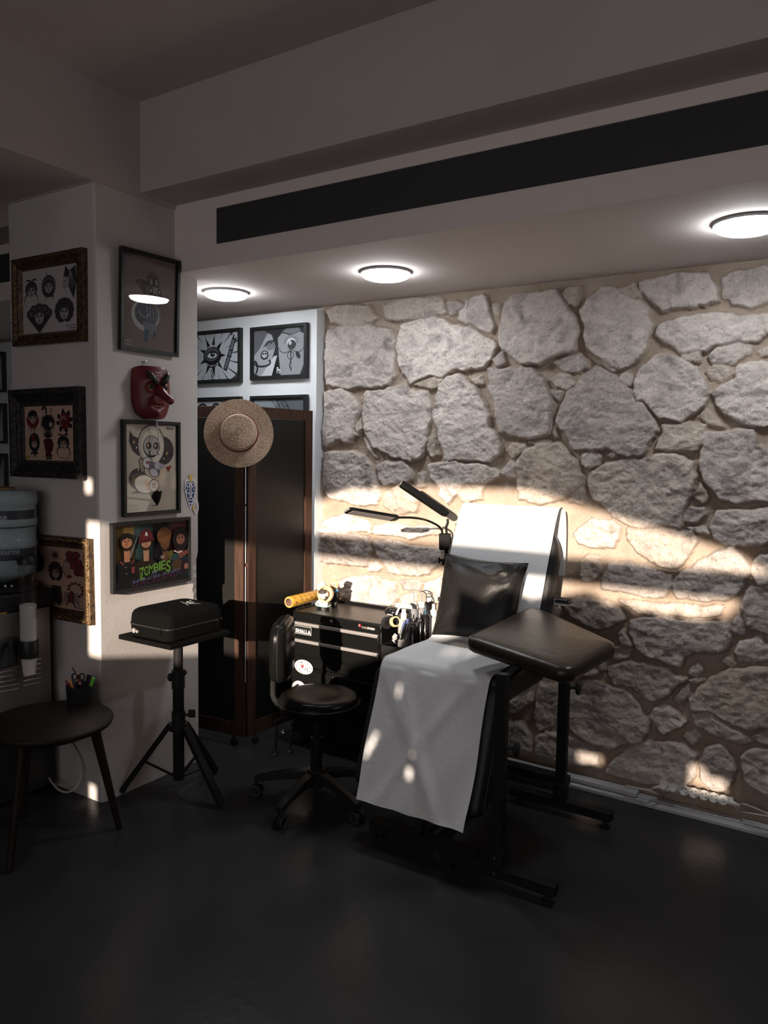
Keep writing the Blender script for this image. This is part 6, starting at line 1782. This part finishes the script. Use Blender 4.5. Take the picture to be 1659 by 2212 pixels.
def fpap(i, j):
    k = min(int(j * (NP - 1)), NP - 2); fr = j * (NP - 1) - k
    p = path[k].lerp(path[k + 1], fr)
    tng = (path[k + 1] - path[k]).normalized(); nrm = Vector((0, tng.z, -tng.y))
    nrm = nrm if nrm.y < 0 or nrm.z > 0 else -nrm
    s = (j - .70) / .30
    off = .0
    if j > .66:          # the hanging end is creased
        for c0, cj, sl, am in creases:
            d = (i - c0) * .5 + sl * (j - cj) * 1.2
            off += am * .0085 * (1 - min(1, abs(d) / .05))
        off += .002 * math.sin(i * 9 + j * 30) * max(0, s)
        off = max(off, 0)
    else:
        off = .0015 * (1 + math.sin(i * 5 + j * 40))
    x = px0 + (px1 - px0) * i
    x += .004 * math.sin(j * 24) * (1 if i > .5 else -1) * max(0, s + .2) + .018 * max(0, s)
    low = .0 if j < .98 else .0015 * math.sin(i * 22)
    edge = .012 * max(0, s) * (abs(i - .5) * 2) ** 4
    return Vector((x, p.y, p.z + low)) + nrm * (off + edge)
b = MB(); b.grid(fpap, 44, 190)
tag(b.build('exam_paper', PAPER, ang=180), 'white paper sheet draped over the back, seat and leg rest of the chair', 'paper')

# ------------------------------------------------------------------ pillow
TL, TR, BL = on(963, 1196, 1, 3.235), on(1141, 1217, 1, 3.235), on(934, 1370, 1, 3.075)
BR = TR + (BL - TL) * .97 + Vector((-.02, 0, 0))
pcen = (TL + TR + BL + BR) / 4
pu, pv = ((TR - TL) + (BR - BL)).normalized(), ((TL - BL) + (TR - BR)).normalized()
pn = pu.cross(pv).normalized()
pn = pn if pn.y < 0 else -pn
t = T('cushion', 'square black leather cushion leaning on the papered backrest of the chair', 'cushion', pcen)
def pil(side):
    def f(i, j):
        u, v = 2 * i - 1, 2 * j - 1
        e = (1 - abs(u) ** 2.6) * (1 - abs(v) ** 2.6)
        th = .075 * max(e, 0) ** .5
        pin = 1 - .07 * (1 - u * u) * abs(v) ** 6 - 0
        pin2 = 1 - .07 * (1 - v * v) * abs(u) ** 6
        uu, vv = u * pin2, v * pin
        base = (BL * (1 - (uu + 1) / 2) + BR * ((uu + 1) / 2)) * (1 - (vv + 1) / 2) + (TL * (1 - (uu + 1) / 2) + TR * ((uu + 1) / 2)) * ((vv + 1) / 2)
        wr = 0
        for cu, cv, k, ph in ((.8, .85, 26, 0), (-.9, .9, 20, 1), (.95, .5, 30, 2), (-.95, -.9, 18, 1.5)):
            d = math.hypot(u - cu, v - cv); an = math.atan2(v - cv, u - cu)
            wr += .006 * math.sin(an * 7 + ph) * math.exp(-((d - .45) / .35) ** 2)
        wr += .006 * math.exp(-((v - .62 + .12 * math.sin(u * 3)) / .05) ** 2) * (1 - u * u)
        return base + pn * side * (th + max(0, e) ** .3 * (wr if side > 0 else 0))
    return f
b = MB(); b.grid(pil(1), 40, 40); b.grid(pil(-1), 40, 40); b.build('cushion_cover', PILLOWM, t, ang=180)
b = MB()
sd_ = [(i / 20 * 2 - 1, -1) for i in range(21)] + [(1, i / 20 * 2 - 1) for i in range(1, 21)] + [(1 - i / 20 * 2, 1) for i in range(1, 21)] + [(-1, 1 - i / 20 * 2) for i in range(1, 21)]
f1 = pil(1)
b.tube([f1((u + 1) / 2, (v + 1) / 2) for u, v in sd_], .0028, 6); b.build('seam_piping', BLACKP, t, ang=180)

# ---------------------------------------------------------------- armrest
pz = lambda px, py: (lambda d: CAM + d * ((Vector((-.15 * 0 + .05, -.15, 1)).dot(Vector((-1.078, 2.88, .872)) - CAM)) / Vector((.05, -.15, 1)).dot(d)))(ray(px, py))
cL, cT, cR, cB = pz(1004, 1373), pz(1152, 1305), pz(1331, 1386), pz(1226, 1447)
an_ = Vector((.05, -.15, 1)).normalized()
t = T('armrest_stand', 'brown-black padded armrest on two black posts with floor bars beside the chair', 'armrest', (-1.115, 2.89, 0))
ctr = (cL + cT + cR + cB) / 4
def apad():
    P = [cL, cB, cR, cT]
    def outl(ins, r):
        l = []
        q = []
        for k in range(4):
            a, c, d = P[k - 1], P[k], P[(k + 1) % 4]
            e0, e1 = (c - a).normalized(), (d - c).normalized()
            n0, n1 = an_.cross(e0).normalized(), an_.cross(e1).normalized()
            if n0.dot(ctr - c) < 0: n0 = -n0
            if n1.dot(ctr - c) < 0: n1 = -n1
            cosv = n0.dot(n1)
            bis = (n0 + n1) / (1 + cosv)
            q.append((c + bis * ins, e0, e1, n0, n1, bis))
        for c, e0, e1, n0, n1, bis in q:
            rr = max(r - ins, .006)
            cc_ = c + bis * rr
            a0, a1 = -n0, -n1
            for k in range(9):
                w = k / 8
                v = (a0 * (1 - w) + a1 * w)
                v = v.normalized()
                l.append(cc_ + v * rr)
        return l
    L = []
    for h, ins in ((-.066, .03), (-.064, .008), (-.052, -.006), (-.030, -.010), (-.012, -.004), (-.003, .008), (.0, .022)):
        L.append([p + an_ * h for p in outl(ins, .045)])
    for f_ in (.8, .5, .15):
        L.append([ctr + (p - ctr) * f_ + an_ * (.004 * (1 - f_ * f_)) for p in outl(.022, .045)])
    return L
b = MB(); b.loops(apad()); b.build('arm_pad', LEATHER2, t, ang=180)
ap = lambda x, y: (Vector((.05, -.15, 1)).dot(Vector((-1.078, 2.88, .872))) - .05 * x + .15 * y)
for yy, z1 in ((2.555, .800), (3.225, .86)):
    b = MB(); b.box((-1.137, yy - .019, .06), (-1.093, yy + .019, z1)); po = b.build('post', BLACKM, t, bevel=.004)
    b = MB(); b.box((-1.143, yy - .025, .062), (-1.087, yy + .025, .15)); b.build('post_socket', BLACKM, po, bevel=.004)
    b = MB()
    for z in (.055, .115):
        b.cyl((-1.115, yy - .024, z), (-1.115, yy - .030, z), .006, n=10)
    b.build('bolts', CHROME, po)
    b = MB(); b.box((-1.345, yy - .024, .034), (-.885, yy + .024, .076)); fb = b.build('foot_bar', BLACKM, t, bevel=.004)
    for x in (-1.315, -.915):
        b = MB(); b.lathe((x, yy, 0), UZ, [(.001, 0), (.022, 0), (.022, .010), (.009, .014), (.009, .036)], 18); b.build('levelling_foot', BLACKP, fb)
b = MB(); b.bar((-1.115, 2.572, .774), (-1.115, 3.225, .862), .034, .020); b.build('top_bar', TRAYB, t, bevel=.003)
for yy, z, sgn in ((3.225, .585, 1), (2.555, .53, 1)):
    b = MB(); b.cyl((-1.093, yy, z), (-1.060, yy, z), .008); b.ball((-1.052, yy, z), .012, .024, .030, 14); b.build('height_knob', BLACKP, t)

# ------------------------------------------------------ power strip + cables
yps = 3.556
base = on(1497, 1713, 1, yps)
mods = [on(px, py, 1, yps) for px, py in ((1434, 1699), (1455, 1704), (1477, 1709), (1498, 1714), (1520, 1720), (1541, 1726), (1562, 1731))]
zc_ = sum(m_.z for m_ in mods) / 7
t = T('power_strip', 'white multi-socket power strip standing along the foot of the stone wall', 'power strip', (mods[3].x, yps, .03))
b = MB(); b.box((mods[0].x - .01, yps + .013, zc_ - .016), (mods[-1].x + .04, yps + .038, zc_ + .014)); b.build('strip_body', GREYP, t, bevel=.006)
fn = Vector((0, -.94, .34)).normalized(); fu, fv = UX, Vector((0, .34, .94)).normalized()
for i, m_ in enumerate(mods):
    b = MB(); m_ = Vector((m_.x, yps, zc_ + .004))
    b.lathe(m_ + fn * -.028, fn, [(.001, 0), (.0222, 0), (.0228, .004), (.0228, .026), (.0212, .0295), (.0195, .030)] + ([(.0190, .020), (.001, .020)] if i < 6 else [(.001, .031)]), 36); so_ = b.build('socket' if i < 6 else 'power_switch', GREYP, t, ang=40)
    if i < 6 and i > 1:
        b = MB(); f0 = m_ + fn * -.0079
        for e, z in ((-.008, .005), (.009, -.008), (.008, .009)):
            b.cyl(f0 + fu * e + fv * z - fn * .003, f0 + fu * e + fv * z + fn * .0012, .0027, n=10)
        b.build('pin_holes', BLACK, so_)
    if i == 6:
        a = Art(m_ + fn * .0034 - fu * .008 - fv * .008, fu, fv, fn, .016, .016); a.curve(.5, .45, .38, .38, 120, 420, .12, (40, 40, 44)); a.line([(.5, .5), (.5, .95)], .12, (40, 40, 44)); a.build('power_symbol', so_)
b = MB(); b.tube([mods[-1] + Vector((.02, .01, .0)), mods[-1] + Vector((.045, .012, -.004)), mods[-1] + Vector((.07, .012, -.008))], [.014, .010, .006], 14); b.build('cord_grip', GREYP, t, ang=180)
for i, (lab, off) in enumerate((('white angled plug in the first socket of the power strip', -.022), ('white plug in the second socket of the power strip', -.018))):
    m_ = Vector((mods[i].x, yps, zc_ + .004))
    tp = T('plug', lab, 'plug', m_ + fn * .005)
    b = MB(); b.lathe(m_ + fn * -.0075, fn, [(.001, 0), (.0178, 0), (.0180, .020), (.0165, .026), (.013, .027), (.012, .024), (.001, .0245)], 28); b.build('plug_body', GREYP, tp, ang=40)
    b = MB(); b.tube([m_ + fn * .006 + fu * -.006 - fv * .004, m_ + fn * .006 + fu * off - fv * .012, m_ + fn * .006 + fu * (off * 2.1) - fv * .020], [.010, .008, .005], 12); b.build('cord_grip', GREYP, tp, ang=180)
def cab(pts, r, lab, name='power_cable'):
    b = MB(); q = smooth(pts, 6)
    for p in q: p.z = max(p.z, r + .0008)
    b.tube(q, r, 8); return tag(b.build(name, CABLE, ang=180), lab, 'cable')
m0, m1 = Vector((mods[0].x, yps, zc_)), Vector((mods[1].x, yps, zc_))
cab([m0 + fn * .012 - fu * .046 - fv * .022, on(1405, 1706, 1, 3.515), on(1380, 1703, 1, 3.512), on(1364, 1699, 1, 3.52), on(1350, 1697, 1, 3.534)], .0038, 'white cable running from the first plug into the trunking')
cab([m1 + fn * .012 - fu * .038 - fv * .020, on(1430, 1716, 2, .012), on(1412, 1721, 2, .006), on(1390, 1722, 2, .005), on(1368, 1717, 2, .005), on(1352, 1708, 2, .005), on(1345, 1701, 2, .006)], .0038, 'white cable looping on the floor from the second plug back under the trunking')
cab([on(1352, 1700, 1, 3.512), on(1385, 1705, 1, 3.510), on(1415, 1713, 1, 3.50), on(1440, 1726, 2, .006), on(1468, 1740, 2, .005), on(1500, 1750, 2, .005), on(1535, 1753, 2, .005), on(1575, 1752, 2, .008), on(1620, 1757, 1, 3.515), on(1690, 1770, 1, 3.515), on(1760, 1786, 1, 3.515)], .0042, 'long white cable sagging across the floor in front of the power strip')
cab([mods[-1] + Vector((.066, .012, -.008)), on(1606, 1737, 1, 3.54), on(1632, 1746, 1, 3.535), on(1665, 1760, 1, 3.53), on(1740, 1784, 1, 3.53)], .0042, 'white cable leaving the right end of the power strip')
